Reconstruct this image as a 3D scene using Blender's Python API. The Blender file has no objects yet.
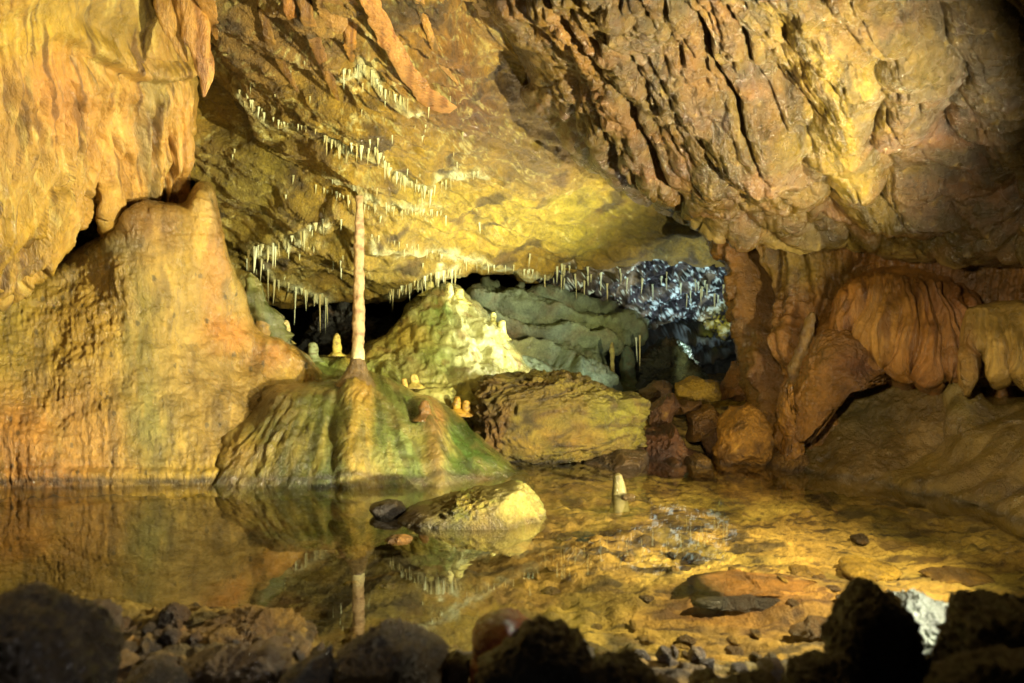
import bpy, math, random
import numpy as np
from mathutils import Vector
from mathutils.bvhtree import BVHTree

# ------------------------------------------------------------------ basics
F = 983.0          # focal length in pixels of a 1024 px wide picture
CH = 0.8           # camera height above the water (metres)
HY = 318.0         # picture row of the horizon
C = bpy.context.scene.collection
GAIN = np.array([.93, 1.15, .84])*.97

def W(px, py, Y):
    px = np.asarray(px, float); py = np.asarray(py, float); Y = np.asarray(Y, float)
    return np.stack([(px-512)/F*Y, Y*np.ones_like(px), CH-(py-HY)/F*Y], -1)

def proj(P):
    Y = np.maximum(P[..., 1], .05)
    return 512+P[..., 0]/Y*F, HY-(P[..., 2]-CH)/Y*F

def lin(h):
    c = np.array([int(h[i:i+2], 16) for i in (0, 2, 4)])/255.
    return np.where(c < .04045, c/12.92, ((c+.055)/1.055)**2.4)

# ------------------------------------------------------------------ noise
_r = np.random.RandomState(7)
_perm = np.concatenate([_r.permutation(256)]*3)
_g = _r.normal(size=(256, 3)); _g /= np.linalg.norm(_g, axis=1)[:, None]

def perlin(p):
    sh = p.shape[:-1]; p = p.reshape(-1, 3)
    i = np.floor(p).astype(np.int64); f = p-i; i &= 255
    u = f*f*f*(f*(f*6-15)+10)
    out = np.zeros(len(p))
    for a in (0, 1):
        wa = u[:, 0] if a else 1-u[:, 0]
        ha = _perm[(i[:, 0]+a) & 255]
        for b in (0, 1):
            wb = u[:, 1] if b else 1-u[:, 1]
            hb = _perm[ha+((i[:, 1]+b) & 255)]
            for c in (0, 1):
                wc = u[:, 2] if c else 1-u[:, 2]
                g = _g[_perm[hb+((i[:, 2]+c) & 255)]]
                out += wa*wb*wc*(g[:, 0]*(f[:, 0]-a)+g[:, 1]*(f[:, 1]-b)+g[:, 2]*(f[:, 2]-c))
    return (out*1.5).reshape(sh)

def fbm(p, o=4, gain=.5, lac=2.03):
    r = 0; a = 1.
    for k in range(o):
        r = r+a*perlin(p+k*17.3); p = p*lac; a *= gain
    return r

def ridged(p, o=4, gain=.5):
    r = 0; a = 1.
    for k in range(o):
        r = r+a*(1-np.abs(perlin(p+k*11.7))*2); p = p*2.07; a *= gain
    return r-1.

def worley(p):
    sh = p.shape[:-1]; p = p.reshape(-1, 3)
    i = np.floor(p).astype(np.int64); f = p-i
    d1 = np.full(len(p), 9.); d2 = d1.copy()
    for a in (-1, 0, 1):
        for b in (-1, 0, 1):
            for c in (-1, 0, 1):
                h = _perm[(_perm[(_perm[(i[:, 0]+a) & 255]+i[:, 1]+b) & 255]+i[:, 2]+c) & 255]
                o = _g[h]*.38+.5
                d = (a+o[:, 0]-f[:, 0])**2+(b+o[:, 1]-f[:, 1])**2+(c+o[:, 2]-f[:, 2])**2
                m = d < d1
                d2 = np.where(m, d1, np.minimum(d2, d)); d1 = np.where(m, d, d1)
    return np.sqrt(d1).reshape(sh), np.sqrt(d2).reshape(sh)

def ss(a, b, x):
    t = np.clip((x-a)/(b-a+1e-9), 0, 1); return t*t*(3-2*t)

def xy3(px, py, s=100., z=0.):
    return np.stack([px/s, py/s, np.full_like(px, z)], -1)

# ------------------------------------------------------------------ materials
def rock_mat(name, rough=(.3, .6), bump=.35, bscale=45, mott=.35, mscale=9, coat=.25, speck=0.0, bdist=.012, stretch=(1, 1, 1), tint2='8a6a30'):
    m = bpy.data.materials.new(name); m.use_nodes = True
    nt = m.node_tree; N = nt.nodes; L = nt.links
    b = N['Principled BSDF']
    at = N.new('ShaderNodeAttribute'); at.attribute_name = 'col'
    tc = N.new('ShaderNodeTexCoord'); mp = N.new('ShaderNodeMapping')
    mp.inputs['Scale'].default_value = stretch
    L.new(tc.outputs['Object'], mp.inputs['Vector'])
    def noise(sc, det, ro=.6, dist=0.):
        n = N.new('ShaderNodeTexNoise'); n.inputs['Scale'].default_value = sc
        n.inputs['Detail'].default_value = det; n.inputs['Roughness'].default_value = ro
        n.inputs['Distortion'].default_value = dist
        L.new(mp.outputs[0], n.inputs['Vector']); return n
    def mr(src, a, bb, c, d):
        n = N.new('ShaderNodeMapRange'); n.inputs[1].default_value = a; n.inputs[2].default_value = bb
        n.inputs[3].default_value = c; n.inputs[4].default_value = d; L.new(src, n.inputs[0]); return n
    def mix(mode, fac, a, bb):
        n = N.new('ShaderNodeMix'); n.data_type = 'RGBA'; n.blend_type = mode
        if isinstance(fac, float): n.inputs[0].default_value = fac
        else: L.new(fac, n.inputs[0])
        L.new(a, n.inputs[6])
        if isinstance(bb, tuple): n.inputs[7].default_value = bb
        else: L.new(bb, n.inputs[7])
        return n.outputs[2]
    n1 = noise(mscale, 8, .65, .4); n2 = noise(mscale*6, 6, .7); n3 = noise(mscale*.35, 4, .5, .8)
    v = mr(n1.outputs[0], .3, .7, 1-mott, 1+mott*.8)
    v2 = mr(n2.outputs[0], .3, .7, 1-mott*.7, 1+mott*.6)
    c = mix('MULTIPLY', 1., at.outputs['Color'], v.outputs[0])
    c = mix('MULTIPLY', 1., c, v2.outputs[0])
    t2 = lin(tint2)
    f3 = mr(n3.outputs[0], .5, .75, 0, .45)
    c = mix('MIX', f3.outputs[0], c, (t2[0], t2[1], t2[2], 1))
    # crack like dark lines in the rock
    vo = N.new('ShaderNodeTexVoronoi'); vo.feature = 'DISTANCE_TO_EDGE'; vo.inputs['Scale'].default_value = mscale*1.3
    nd = noise(mscale*1.5, 5)
    va = N.new('ShaderNodeVectorMath'); va.operation = 'MULTIPLY_ADD'
    L.new(nd.outputs['Color'], va.inputs[0]); va.inputs[1].default_value = (.25, .25, .25); L.new(mp.outputs[0], va.inputs[2])
    L.new(va.outputs[0], vo.inputs['Vector'])
    if speck:
        cr = mr(vo.outputs[0], 0, .05, 1-speck, 1)
        c = mix('MULTIPLY', 1., c, cr.outputs[0])
    L.new(c, b.inputs['Base Color'])
    rr = mr(n1.outputs[0], .35, .65, rough[0], rough[1]); L.new(rr.outputs[0], b.inputs['Roughness'])
    b.inputs['Coat Weight'].default_value = coat; b.inputs['Coat Roughness'].default_value = .09
    nb = noise(bscale, 10, .65, .3); nb2 = noise(bscale*4, 5, .7)
    ad = N.new('ShaderNodeMath'); ad.operation = 'MULTIPLY_ADD'
    L.new(nb2.outputs[0], ad.inputs[0]); ad.inputs[1].default_value = .35; L.new(nb.outputs[0], ad.inputs[2])
    bp = N.new('ShaderNodeBump'); bp.inputs['Strength'].default_value = min(1., bump*1.5); bp.inputs['Distance'].default_value = bdist*1.4
    L.new(ad.outputs[0], bp.inputs['Height']); L.new(bp.outputs[0], b.inputs['Normal'])
    L.new(bp.outputs[0], b.inputs['Coat Normal'])
    return m

M = {
 'flow': rock_mat('wet_flowstone', (.2, .42), .95, 48, .3, 8, 1., stretch=(1, 1, .6), tint2='a88a50'),
 'drape': rock_mat('drapery_calcite', (.25, .48), .9, 48, .3, 9, .7, stretch=(1, 1, .35), tint2='a8763a'),
 'ceil': rock_mat('ceiling_limestone', (.4, .75), .8, 38, .42, 10, .3, .35, .02, tint2='7c5f22'),
 'mass': rock_mat('lumpy_limestone', (.16, .42), .6, 40, .38, 9, .6, .15, .015, tint2='7a5230'),
 'rock': rock_mat('broken_rock', (.35, .7), .8, 45, .4, 12, .2, .3, .015, tint2='6a4a1c'),
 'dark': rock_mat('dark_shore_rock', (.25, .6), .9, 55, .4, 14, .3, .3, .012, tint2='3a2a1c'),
 'bed': rock_mat('pool_bed_silt', (.6, .9), .5, 30, .35, 6, 0., .2, .02, tint2='8a6420'),
 'white': rock_mat('white_calcite', (.3, .6), .4, 60, .15, 14, .3, tint2='c9b98c'),
}

# ------------------------------------------------------------------ objects
def tag(o, label=None, cat=None, group=None, kind=None):
    if label: o['label'] = label
    if cat: o['category'] = cat
    if group: o['group'] = group
    if kind: o['kind'] = kind
    return o

def mk_mesh(name, V, faces, col, mat, origin=None, smooth=True):
    V = V.reshape(-1, 3)
    og = np.array(origin) if origin is not None else np.zeros(3)
    me = bpy.data.meshes.new(name)
    faces = np.asarray(faces, dtype=np.int32); k = faces.shape[1]
    me.vertices.add(len(V)); me.vertices.foreach_set('co', (V-og).astype(np.float32).ravel())
    me.loops.add(faces.size); me.loops.foreach_set('vertex_index', faces.ravel())
    me.polygons.add(len(faces)); me.polygons.foreach_set('loop_start', np.arange(0, faces.size, k, dtype=np.int32))
    me.polygons.foreach_set('loop_total', np.full(len(faces), k, dtype=np.int32))
    me.polygons.foreach_set('use_smooth', np.full(len(faces), smooth))
    me.update(calc_edges=True)
    if name != 'ground' and len(V) > 200:
        wb = np.exp(-((V[:, 2]-.006-.012*np.sin(V[:, 0]*37)*np.sin(V[:, 0]*11))/.016)**2)
        col = col.reshape(-1, 3)*(1-.55*wb[:, None])
    a = me.color_attributes.new('col', 'FLOAT_COLOR', 'POINT')
    cc = np.ones((len(V), 4), np.float32); cc[:, :3] = np.clip(np.maximum(col.reshape(-1, 3), 0)**1.3*GAIN, .002, .95)
    a.data.foreach_set('color', cc.ravel())
    me.materials.append(mat)
    o = bpy.data.objects.new(name, me); C.objects.link(o); o.location = og
    return o

def smooth_poly(pts, n=6, jit=0., seed=0, sharp=False):
    p = np.array(pts, float); m = len(p); out = []
    if sharp:
        for i in range(m):
            for t in np.arange(n)/n: out.append(p[i]*(1-t)+p[(i+1) % m]*t)
        out = np.array(out)
        q = np.concatenate([out/9., np.full((len(out), 1), seed*3.1)], 1)
        return out+jit*np.stack([fbm(q, 4), fbm(q+31.7, 4)], 1)
    for i in range(m):
        a, b, c, d = p[i-1], p[i], p[(i+1) % m], p[(i+2) % m]
        for t in np.arange(n)/n:
            out.append(.5*((2*b)+(-a+c)*t+(2*a-5*b+4*c-d)*t*t+(-a+3*b-3*c+d)*t**3))
    out = np.array(out)
    if jit:
        q = np.concatenate([out/14., np.full((len(out), 1), seed*3.1)], 1)
        out = out+jit*np.stack([fbm(q, 3), fbm(q+31.7, 3)], 1)
    return out

def sdf(px, py, poly):
    sh = px.shape; x = px.ravel(); y = py.ravel()
    best = np.full(len(x), 1e18); cx = x.copy(); cy = y.copy(); ins = np.zeros(len(x), bool)
    for i in range(len(poly)):
        ax, ay = poly[i]; bx, by = poly[(i+1) % len(poly)]
        ex, ey = bx-ax, by-ay; L2 = ex*ex+ey*ey+1e-12
        t = np.clip(((x-ax)*ex+(y-ay)*ey)/L2, 0, 1)
        qx = ax+t*ex; qy = ay+t*ey; d = (x-qx)**2+(y-qy)**2
        m = d < best; best[m] = d[m]; cx[m] = qx[m]; cy[m] = qy[m]
        if abs(ey) > 1e-9:
            ins ^= ((ay > y) != (by > y)) & (x < ex*(y-ay)/ey+ax)
    s = np.sqrt(best)*np.where(ins, 1, -1)
    return s.reshape(sh), cx.reshape(sh), cy.reshape(sh)

def rbf(ctrl):
    c = np.array(ctrl, float); p = c[:, :2]/100.; v = c[:, 2]
    def k(d2): return .5*d2*np.log(d2+1e-9)
    D = ((p[:, None]-p[None])**2).sum(-1); n = len(p)
    A = np.zeros((n+3, n+3)); A[:n, :n] = k(D)+np.eye(n)*.02
    A[:n, n] = 1; A[:n, n+1:] = p; A[n, :n] = 1; A[n+1:, :n] = p.T
    w = np.linalg.solve(A, np.concatenate([v, [0, 0, 0]]))
    lo, hi = v.min()-.3, v.max()+.3
    def f(px, py):
        x = px/100.; y = py/100.; r = w[n]+w[n+1]*x+w[n+2]*y
        for i in range(n): r = r+w[i]*k((x-p[i, 0])**2+(y-p[i, 1])**2)
        return np.clip(r, lo, hi)
    return f

def axis(a, b, step, lo, hi, coarse=7.):
    """positions from a to b, fine between lo and hi and coarse elsewhere"""
    out = [a]; x = a
    while x < b:
        x += step if lo-step < x < hi else coarse
        out.append(x)
    return np.array(out)

BVH = {}
def relief(name, poly, ctrl, mat, disp, colf, step=1.5, skirt=.7, kd=.02, rw=22, rd=.18, jit=3., seed=0, inward=.15, origin=None):
    """a rock body: a curved front at real distances whose rim rolls back into a deep side all round"""
    pl = smooth_poly(poly, 6, jit, seed)
    m = skirt/kd
    x0, y0 = pl.min(0)-m; x1, y1 = pl.max(0)+m
    xs = axis(x0, x1, step, -30, 1054); ys = axis(y0, y1, step, -30, 713)
    px, py = np.meshgrid(xs, ys)
    s, cx, cy = sdf(px, py, pl)
    out = s < 0
    keep = s > -m
    t = np.clip(-s, 0, m)
    # direction pointing inward at the rim
    gx = np.where(out, cx-px, 0); gy = np.where(out, cy-py, 0); gl = np.sqrt(gx*gx+gy*gy)+1e-6
    qx = np.where(out, cx+gx/gl*t*inward, px); qy = np.where(out, cy+gy/gl*t*inward, py)
    Y = rbf(ctrl)(np.where(out, cx, px), np.where(out, cy, py))
    r = np.clip(s/rw, 0, 1)
    Y = Y+rd*(1-np.sqrt(np.clip(1-(1-r)**2, 0, 1)))+t*kd
    P = W(qx, qy, Y)
    dr = np.gradient(P, axis=0); dc = np.gradient(P, axis=1)
    Nn = np.cross(dr, dc); Nn /= np.linalg.norm(Nn, axis=-1)[..., None]+1e-12
    P = P+Nn*disp(qx, qy, P)[..., None]*(np.where(out, np.clip(1-t/m, 0, 1), 1)*(.4+.6*ss(0, rw*.8, s)))[..., None]
    col = colf(qx, qy, P)
    idx = np.arange(px.size).reshape(px.shape)
    k4 = keep[:-1, :-1] & keep[1:, :-1] & keep[:-1, 1:] & keep[1:, 1:]
    f = np.stack([idx[:-1, :-1], idx[1:, :-1], idx[1:, 1:], idx[:-1, 1:]], -1)[k4]
    used = np.unique(f); remap = np.full(px.size, -1); remap[used] = np.arange(len(used))
    V = P.reshape(-1, 3)[used]; f = remap[f]; col = col.reshape(-1, 3)[used]
    if origin is None:
        origin = [V[:, 0].mean(), V[:, 1].mean(), V[:, 2].min()]
    o = mk_mesh(name, V, f, col, mat, origin)
    BVH[o.name] = BVHTree.FromPolygons(V.tolist(), f.tolist())
    return o

def hit(o, px, py):
    d = Vector(W(px, py, 1.)-np.array([0, 0, CH])).normalized()
    loc, n, i, dist = BVH[o.name].ray_cast(Vector((0, 0, CH)), d)
    return loc

import bmesh
_ico = {}
def ico(sub):
    if sub not in _ico:
        bm = bmesh.new(); bmesh.ops.create_icosphere(bm, subdivisions=sub, radius=1.)
        bm.verts.ensure_lookup_table()
        _ico[sub] = (np.array([v.co[:] for v in bm.verts]), np.array([[v.index for v in f.verts] for f in bm.faces])); bm.free()
    return _ico[sub]

def boulder(name, poly, Y, T, mat, colf, seed=0, sub=6, box=.55, planes=9, cut=.72, n1=.06, n2=.02, nsc=2.2, dispf=None, jit=1.5, strata=None, lean=0., sharp=False, crease=0.):
    """closed rock whose outline at distance Y is poly (picture columns and rows), T metres deep each way"""
    d, f = ico(sub)
    q = smooth_poly(poly, 5, jit, seed, sharp)
    w = W(q[:, 0], q[:, 1], np.full(len(q), Y)); xz = w[:, [0, 2]]
    c = (xz.max(0)+xz.min(0))/2; rel = xz-c
    # dense radial lookup
    rr = np.concatenate([rel+(np.roll(rel, -1, 0)-rel)*t for t in np.arange(0, 1, .1)])
    th = np.arctan2(rr[:, 1], rr[:, 0]); ra = np.linalg.norm(rr, axis=1)
    o = np.argsort(th); th = th[o]; ra = ra[o]
    th = np.concatenate([th-2*np.pi, th, th+2*np.pi]); ra = np.tile(ra, 3)
    a = np.arctan2(d[:, 2], d[:, 0]); R = np.interp(a, th, ra)
    rho = np.sqrt(d[:, 0]**2+d[:, 2]**2)
    rn = np.maximum(rho, 1e-6)
    e = rho**box
    size = np.linalg.norm(xz.max(0)-xz.min(0))/2
    P = np.stack([c[0]+d[:, 0]/rn*R*e, Y+T*np.sign(d[:, 1])*np.abs(d[:, 1])**.7+lean*(d[:, 2]), c[1]+d[:, 2]/rn*R*e], 1)
    ctr = np.array([c[0], Y, c[1]]); rs = np.random.RandomState(seed+11)
    sc = np.array([size, T, size])
    Q = (P-ctr)/sc
    if crease:      # broken stone: many flat facets meeting in edges
        rho_ = np.full(len(d), 1.)
        for k in range(34):
            n = rs.normal(size=3); n /= np.linalg.norm(n); cc_ = 1-crease*(.45+.55*rs.rand())
            dn = d@n; rho_ = np.where(dn > .05, np.minimum(rho_, cc_/np.maximum(dn, .05)), rho_)
        for k in range(60):
            n = rs.normal(size=3); n /= np.linalg.norm(n); q_ = (d*rho_[:, None])@n; mx_ = q_.max()*(.965+.02*rs.rand())
            rho_ = np.where(q_ > mx_, rho_*mx_/np.maximum(q_, 1e-6), rho_)
        Q = Q*(rho_/np.percentile(rho_, 85))[:, None]
    for k in range(planes):      # flat broken faces, mostly turned to the camera side
        n = rs.normal(size=3); n[1] = -abs(n[1])*1.3; n[2] = abs(n[2]) if rs.rand() < .75 else n[2]; n /= np.linalg.norm(n)
        lim = cut*np.max(Q@n)*(1+.22*rs.rand())
        ex = np.maximum(Q@n-lim, 0); Q = Q-ex[:, None]*n
    Q[:, [0, 2]] *= (.5*(1+size*2/np.linalg.norm(np.ptp(Q[:, [0, 2]]*size, axis=0))))
    P = Q*sc+ctr
    nr = d/sc; nr /= np.linalg.norm(nr, axis=1)[:, None]
    p0 = P/size*nsc+seed*5.3
    h = n1*size*fbm(p0, 4)+n2*size*ridged(p0*3.1, 4)
    if strata is not None:
        per, amp, tilt = strata
        u = (P[:, 2]+tilt*P[:, 0]+.3*P[:, 1]+.25*size*fbm(p0*.7, 3))/per
        h = h+amp*(np.abs(np.sin(u*np.pi))**.6-.6)*(.5+fbm(p0*1.5, 2))
    if dispf is not None: h = h+dispf(*proj(P), P)
    h = h-np.percentile(h, 80)
    P = P+nr*h[:, None]
    px, py = proj(P)
    og = np.array([c[0], Y, P[:, 2].min()])
    return mk_mesh(name, P, f, colf(px, py, P), mat, og)

# colour helpers: (x, y, rx, ry, hex, strength) patches of mineral colour, some painted light and shade, laid over a base
def zones(base, zs, warp=10., ws=35., vein_or_shading=None, nz=.15):
    def f(px, py, P):
        w1 = fbm(xy3(px, py, ws), 4)*warp; w2 = fbm(xy3(px, py, ws, 9.3), 4)*warp
        x = px+w1; y = py+w2
        c = np.ones(px.shape+(3,))*lin(base)
        for (zx, zy, rx, ry, h, s) in zs:
            a = s*np.exp(-(((x-zx)/rx)**2+((y-zy)/ry)**2)**1.3)
            c = c*(1-a[..., None])+lin(h)*a[..., None]
        if vein_or_shading: c = vein_or_shading(c, px, py, P)
        return c*(1+nz*fbm(P*9, 4))[..., None]
    return f

def over(c, h, a):
    a = np.clip(a, 0, 1)[..., None]; return c*(1-a)+lin(h)*a

def line_dist(px, py, pts):
    sh = px.shape; x = px.ravel(); y = py.ravel(); best = np.full(len(x), 1e9)
    for (ax, ay), (bx, by) in zip(pts[:-1], pts[1:]):
        ex, ey = bx-ax, by-ay; t = np.clip(((x-ax)*ex+(y-ay)*ey)/(ex*ex+ey*ey+1e-9), 0, 1)
        best = np.minimum(best, np.hypot(x-ax-t*ex, y-ay-t*ey))
    return best.reshape(sh)

# ------------------------------------------------------------------ the ceiling behind (yellow, streaked)
FRINGES = [   # rows of small stalactites and pale crust: points, count, length range in px, thickness in px
 ([(325,138),(345,146),(376,151),(390,168),(411,184),(432,192)], 26, (5, 16), 2.6, 'on the thick white crust high on the ceiling'),
 ([(435,186),(455,178),(481,172)], 9, (4, 9), 1.8, 'under the short pale crust right of the thick white one'),
 ([(316,186),(358,203),(397,210),(442,212)], 22, (4, 10), 1.8, 'around the top of the tall column'),
 ([(249,250),(268,246),(285,243),(305,232),(326,221)], 13, (9, 26), 3.4, 'on the pale ledge between the left mound and the column'),
 ([(240,91),(270,119),(316,133)], 11, (4, 9), 1.8, 'along the grey crack at the upper left of the ceiling'),
 ([(340,74),(368,67),(383,92),(411,102)], 15, (6, 15), 2.2, 'beside the long slanting orange stalactite'),
 ([(388,294),(405,287),(426,278),(446,273),(460,272)], 24, (8, 20), 2.0, 'hanging just over the peak of the pale cone'),
 ([(372,236),(426,250),(465,262),(510,266),(560,280)], 22, (4, 10), 1.5, 'in a thin row above and right of the pale cone'),
 ([(262,262),(275,280),(290,285),(330,300)], 10, (10, 34), 2.2, 'hanging in front of the dark gap left of the column'),
]
def ceil_disp(px, py, P):
    t = ss(.0, .7, (px-430)/160.+(py-60)/150.*.5)
    # rough broken beds upper left, running down to the right
    u = (px*.62-py*.9)
    a = np.stack([u/30.+.5*fbm(P*1.6, 3), (px*.9+py*.6)/260., P[..., 1]*.3], -1)
    a2 = np.stack([u/11.+.8*fbm(P*3, 3), (px*.9+py*.6)/130., P[..., 1]*.3], -1)
    a3 = np.stack([(py*.95-px*.3)/9.+.8*fbm(P*3+4, 3), (px*.95+py*.3)/120., P[..., 1]*.3], -1)
    rough = .085*ridged(a, 4)+.02*fbm(P*5., 5)+.009*ridged(P*14., 3)+.022*ridged(a2, 3)+.018*ridged(a3, 3)*ss(120, 200, py)
    b = np.stack([(-px*.22+py*1.0)/22., (px*1.0+py*.25)/170., P[..., 1]*.6], -1)
    b2 = b*np.array([1, .7, .5])+.3*np.stack([fbm(P*2.3, 3)]*3, -1)
    flow = .04*ridged(b2, 5)+.006*fbm(P*14., 4)+.014*ridged(b2*2.7, 3)
    big = .10*fbm(P*1.5, 3)
    c = np.stack([(py*.9-px*.42)/17., (px+py*.5)/210., P[..., 1]*.4], -1)+.4*np.stack([fbm(P*2., 3)]*3, -1)
    beds = .03*np.abs(np.sin(c[..., 0]*1.6))**.5*ss(-.3, .4, fbm(P*1.7+3, 2))
    h = rough*(1-t)+flow*(.45+.55*t)+big+beds*(1-t*.6)
    for pts, n, ln, th, w in FRINGES:
        d = line_dist(px, py, pts)
        h = h+.018*np.exp(-(d/4.)**2)
    g = line_dist(px, py, [(470, 30), (530, 95), (600, 160), (660, 205), (730, 232)])
    return h-.12*np.exp(-(g/22.)**2)
def ceil_vein(c, px, py, P):
    d1 = 1e9
    for pts, n, ln, th, w in FRINGES:
        d1 = np.minimum(d1, line_dist(px+5*fbm(P*9, 3), py+5*fbm(P*9+7, 3), pts)/(.6+.35*th))
    n = fbm(P*11, 5)
    c = over(c, 'd8cfb8', np.exp(-(d1/3.0)**2)*(.75+n))
    v1 = np.abs(fbm(np.stack([(px*.6-py*.8)/26., (px*.8+py*.6)/70., 0*px], -1)+.25*fbm(P*6, 3)[..., None], 4))
    c = over(c, 'd2c4a0', ss(.06, .0, v1)*.7*ss(540, 440, px)*ss(-.2, .2, fbm(P*3+31, 3)))
    v2 = np.abs(fbm(np.stack([(px*.2-py)/30., px/80., 0*px+9], -1)+.25*fbm(P*6+3, 3)[..., None], 4))
    c = over(c, 'cbb98a', ss(.05, .0, v2)*.6*ss(620, 500, px))
    # scattered pale crust and dark mould like patches
    k = np.stack([(px*.55-py*.85)/14., (px*.85+py*.55)/55., P[..., 1]], -1)
    s = ridged(k+fbm(P*3, 3)[..., None]*.6, 4)
    c = over(c, 'cdbb92', ss(.45, .85, s)*ss(-.1, .4, fbm(P*2.1+9, 3))*.75)
    c = over(c, '3a2c18', ss(.25, .6, fbm(P*3.7+21, 5))*.7)
    s2 = ridged(np.stack([(px*.2+py)/13., px/120., P[..., 1]], -1)+fbm(P*4, 3)[..., None]*.3, 3)
    c = over(c, '6a5a1e', ss(.3, .8, s2)*.35)
    s3 = ridged(np.stack([(py*.96-px*.2)/6., (px+py*.2)/85., 0*px], -1)+fbm(P*3, 3)[..., None]*.5, 3)
    c = over(c, '4c3f18', ss(.25, .8, s3)*.5)
    s4 = ridged(np.stack([(py*.9-px*.42)/8., (px*.9+py*.42)/100., 0*px+5], -1)+fbm(P*3, 3)[..., None]*.5, 3)
    c = over(c, 'd8c48a', ss(.4, .9, s4)*.5)
    return c
ceil_col = zones('a5832e', [
 (250, 40, 90, 60, '8a6a48', .7), (330, 20, 80, 50, '8a6640', .6), (450, 60, 60, 70, '8a5c22', .8),
 (470, 120, 50, 40, '6a4428', .7), (250, 150, 80, 60, '84702e', .6), (300, 260, 90, 40, '9a8440', .6),
 (240, 200, 60, 60, '857a3a', .6), (520, 220, 90, 40, 'bfa450', .9), (600, 220, 80, 30, '8e8024', .8),
 (560, 150, 70, 40, '6e5a26', .8), (680, 225, 60, 25, '6c5a20', .9), (430, 200, 60, 50, 'b59a3c', .7), (400, 260, 60, 25, 'a89148', .7)],
 warp=22, ws=50, vein_or_shading=ceil_vein)
ceiling = relief('ceiling', [(-120,-320),(700,-320),(760,-60),(770,100),(775,200),(770,262),(740,276),(700,268),(655,258),(610,268),(585,290),(540,283),(500,272),(462,274),(430,282),(400,298),(372,306),(330,303),(290,306),(240,300),(150,300),(60,260),(-60,200)],
 [(-100,-300,3.0),(300,-300,2.6),(700,-300,2.5),(100,0,4.9),(200,0,4.5),(300,0,4.1),(450,0,4.1),(560,0,4.3),(700,0,4.5),(200,100,5.4),(300,100,4.9),(450,100,5.0),(560,100,5.5),(700,110,6.2),
  (100,200,6.1),(230,200,5.9),(358,203,5.42),(450,200,6.0),(600,200,6.5),(720,230,7.2),(100,300,7.),(250,280,7.0),(330,300,7.4),(400,295,7.3),(450,275,7.0),(500,270,7.4),(600,265,7.7),(720,262,8.0)],
 M['ceil'], ceil_disp, ceil_col, step=1.3, skirt=1.5, kd=.05, rw=12, rd=.15, jit=6, seed=1)
tag(ceiling, 'uneven yellow brown cave ceiling sloping down to the back', kind='structure')

# ------------------------------------------------------------------ the lumpy brown roof mass on the right
def mass_disp(px, py, P):
    w = fbm(P*2.2, 3)
    u = (px-.62*py)/40.+.3*w
    groove = 1-np.abs(np.sin(u*np.pi))
    u3 = (px-.66*py)/17.+.5*fbm(P*2+4, 3)
    gr3 = 1-np.abs(np.sin(u3*np.pi))
    left = 1-ss(680, 850, px+.35*py)
    ln = np.stack([(px-.62*py)/45., (py+.62*px)/210., 0*px], -1)
    md = np.clip(.35+1.7*fbm(ln+5, 2), 0, 1)
    h = -(.17*groove**4.*md+.045*gr3**3*np.clip(.25+1.6*fbm(ln*2+15, 2), 0, 1))*(.15+.85*left)
    an = np.stack([(px-.62*py)/24., (py+.62*px)/60., P[..., 1]*1.5], -1)+.7*np.stack([fbm(P*3.5, 3), fbm(P*3.5+3, 3), fbm(P*3.5+6, 3)], -1)
    d1, d2 = worley(an)
    h = h+(.035*(1-d1**2)+.04*np.minimum(d2-d1, .35))*(.12+.88*left)
    e1, e2 = worley(P*19+.5*np.stack([w, w, w], -1))
    h = h+(.012*(1-e1**2)+.012*np.minimum(e2-e1, .4))*(.3+.7*left)
    # terraced ripples on the right part
    r = (py+.25*np.abs(px-860)+12*fbm(P*3, 3))/15.
    h = h+(1-left)*(.026*np.abs(np.sin(r*np.pi/2+2*w))**.6)
    u2 = (px-.35*py)/85.+.5*w
    h = h+(1-left)*(.10*np.abs(np.sin(u2*np.pi))**.6)
    h = h+.11*fbm(P*1.6+2, 3)+.012*ridged(P*9, 4)+.005*ridged(P*33, 3)
    rim = line_dist(px, py, [(700,216),(735,226),(800,236),(870,240),(980,246)])
    return h+.035*np.exp(-(rim/9.)**2)
def mass_vein(c, px, py, P):
    n = fbm(P*3+40, 4)
    c = over(c, '6e4c38', ss(.05, .5, n)*.4)
    c = over(c, '5c4a18', ss(.15, .6, fbm(P*2.3+60, 4))*.6)
    rim = line_dist(px, py+4*fbm(P*12, 3), [(700,214),(735,227),(800,237),(870,241),(980,246)])
    c = over(c, 'c9a878', np.exp(-(rim/7.)**2)*.85)
    s = ridged(P*6+3, 4)
    c = over(c, '4a3a18', ss(.1, .5, fbm(np.stack([(px-.62*py)/20., (py+.62*px)/90., 0*px], -1), 4))*.6)
    return over(c, 'c9a66a', ss(.45, .9, s)*.4)
mass_col = zones('66501f', [(820, 30, 110, 60, '94783a', .55), (870, 120, 60, 80, '94782e', .8), (660, 80, 70, 60, '70543a', .5),
 (700, 150, 80, 50, '6c5032', .5), (560, 130, 50, 60, '80622e', .6), (560, 30, 50, 60, '8e6a2e', .6), (930, 100, 60, 100, '604a1e', .8), (800, 190, 90, 40, '6c521e', .85), (980, 180, 60, 80, '3c2c12', .8), (990, 60, 50, 90, '4a3816', .8)],  # gold hot spot and dark right end paint lamp light and its falloff
 warp=20, vein_or_shading=mass_vein)
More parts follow.
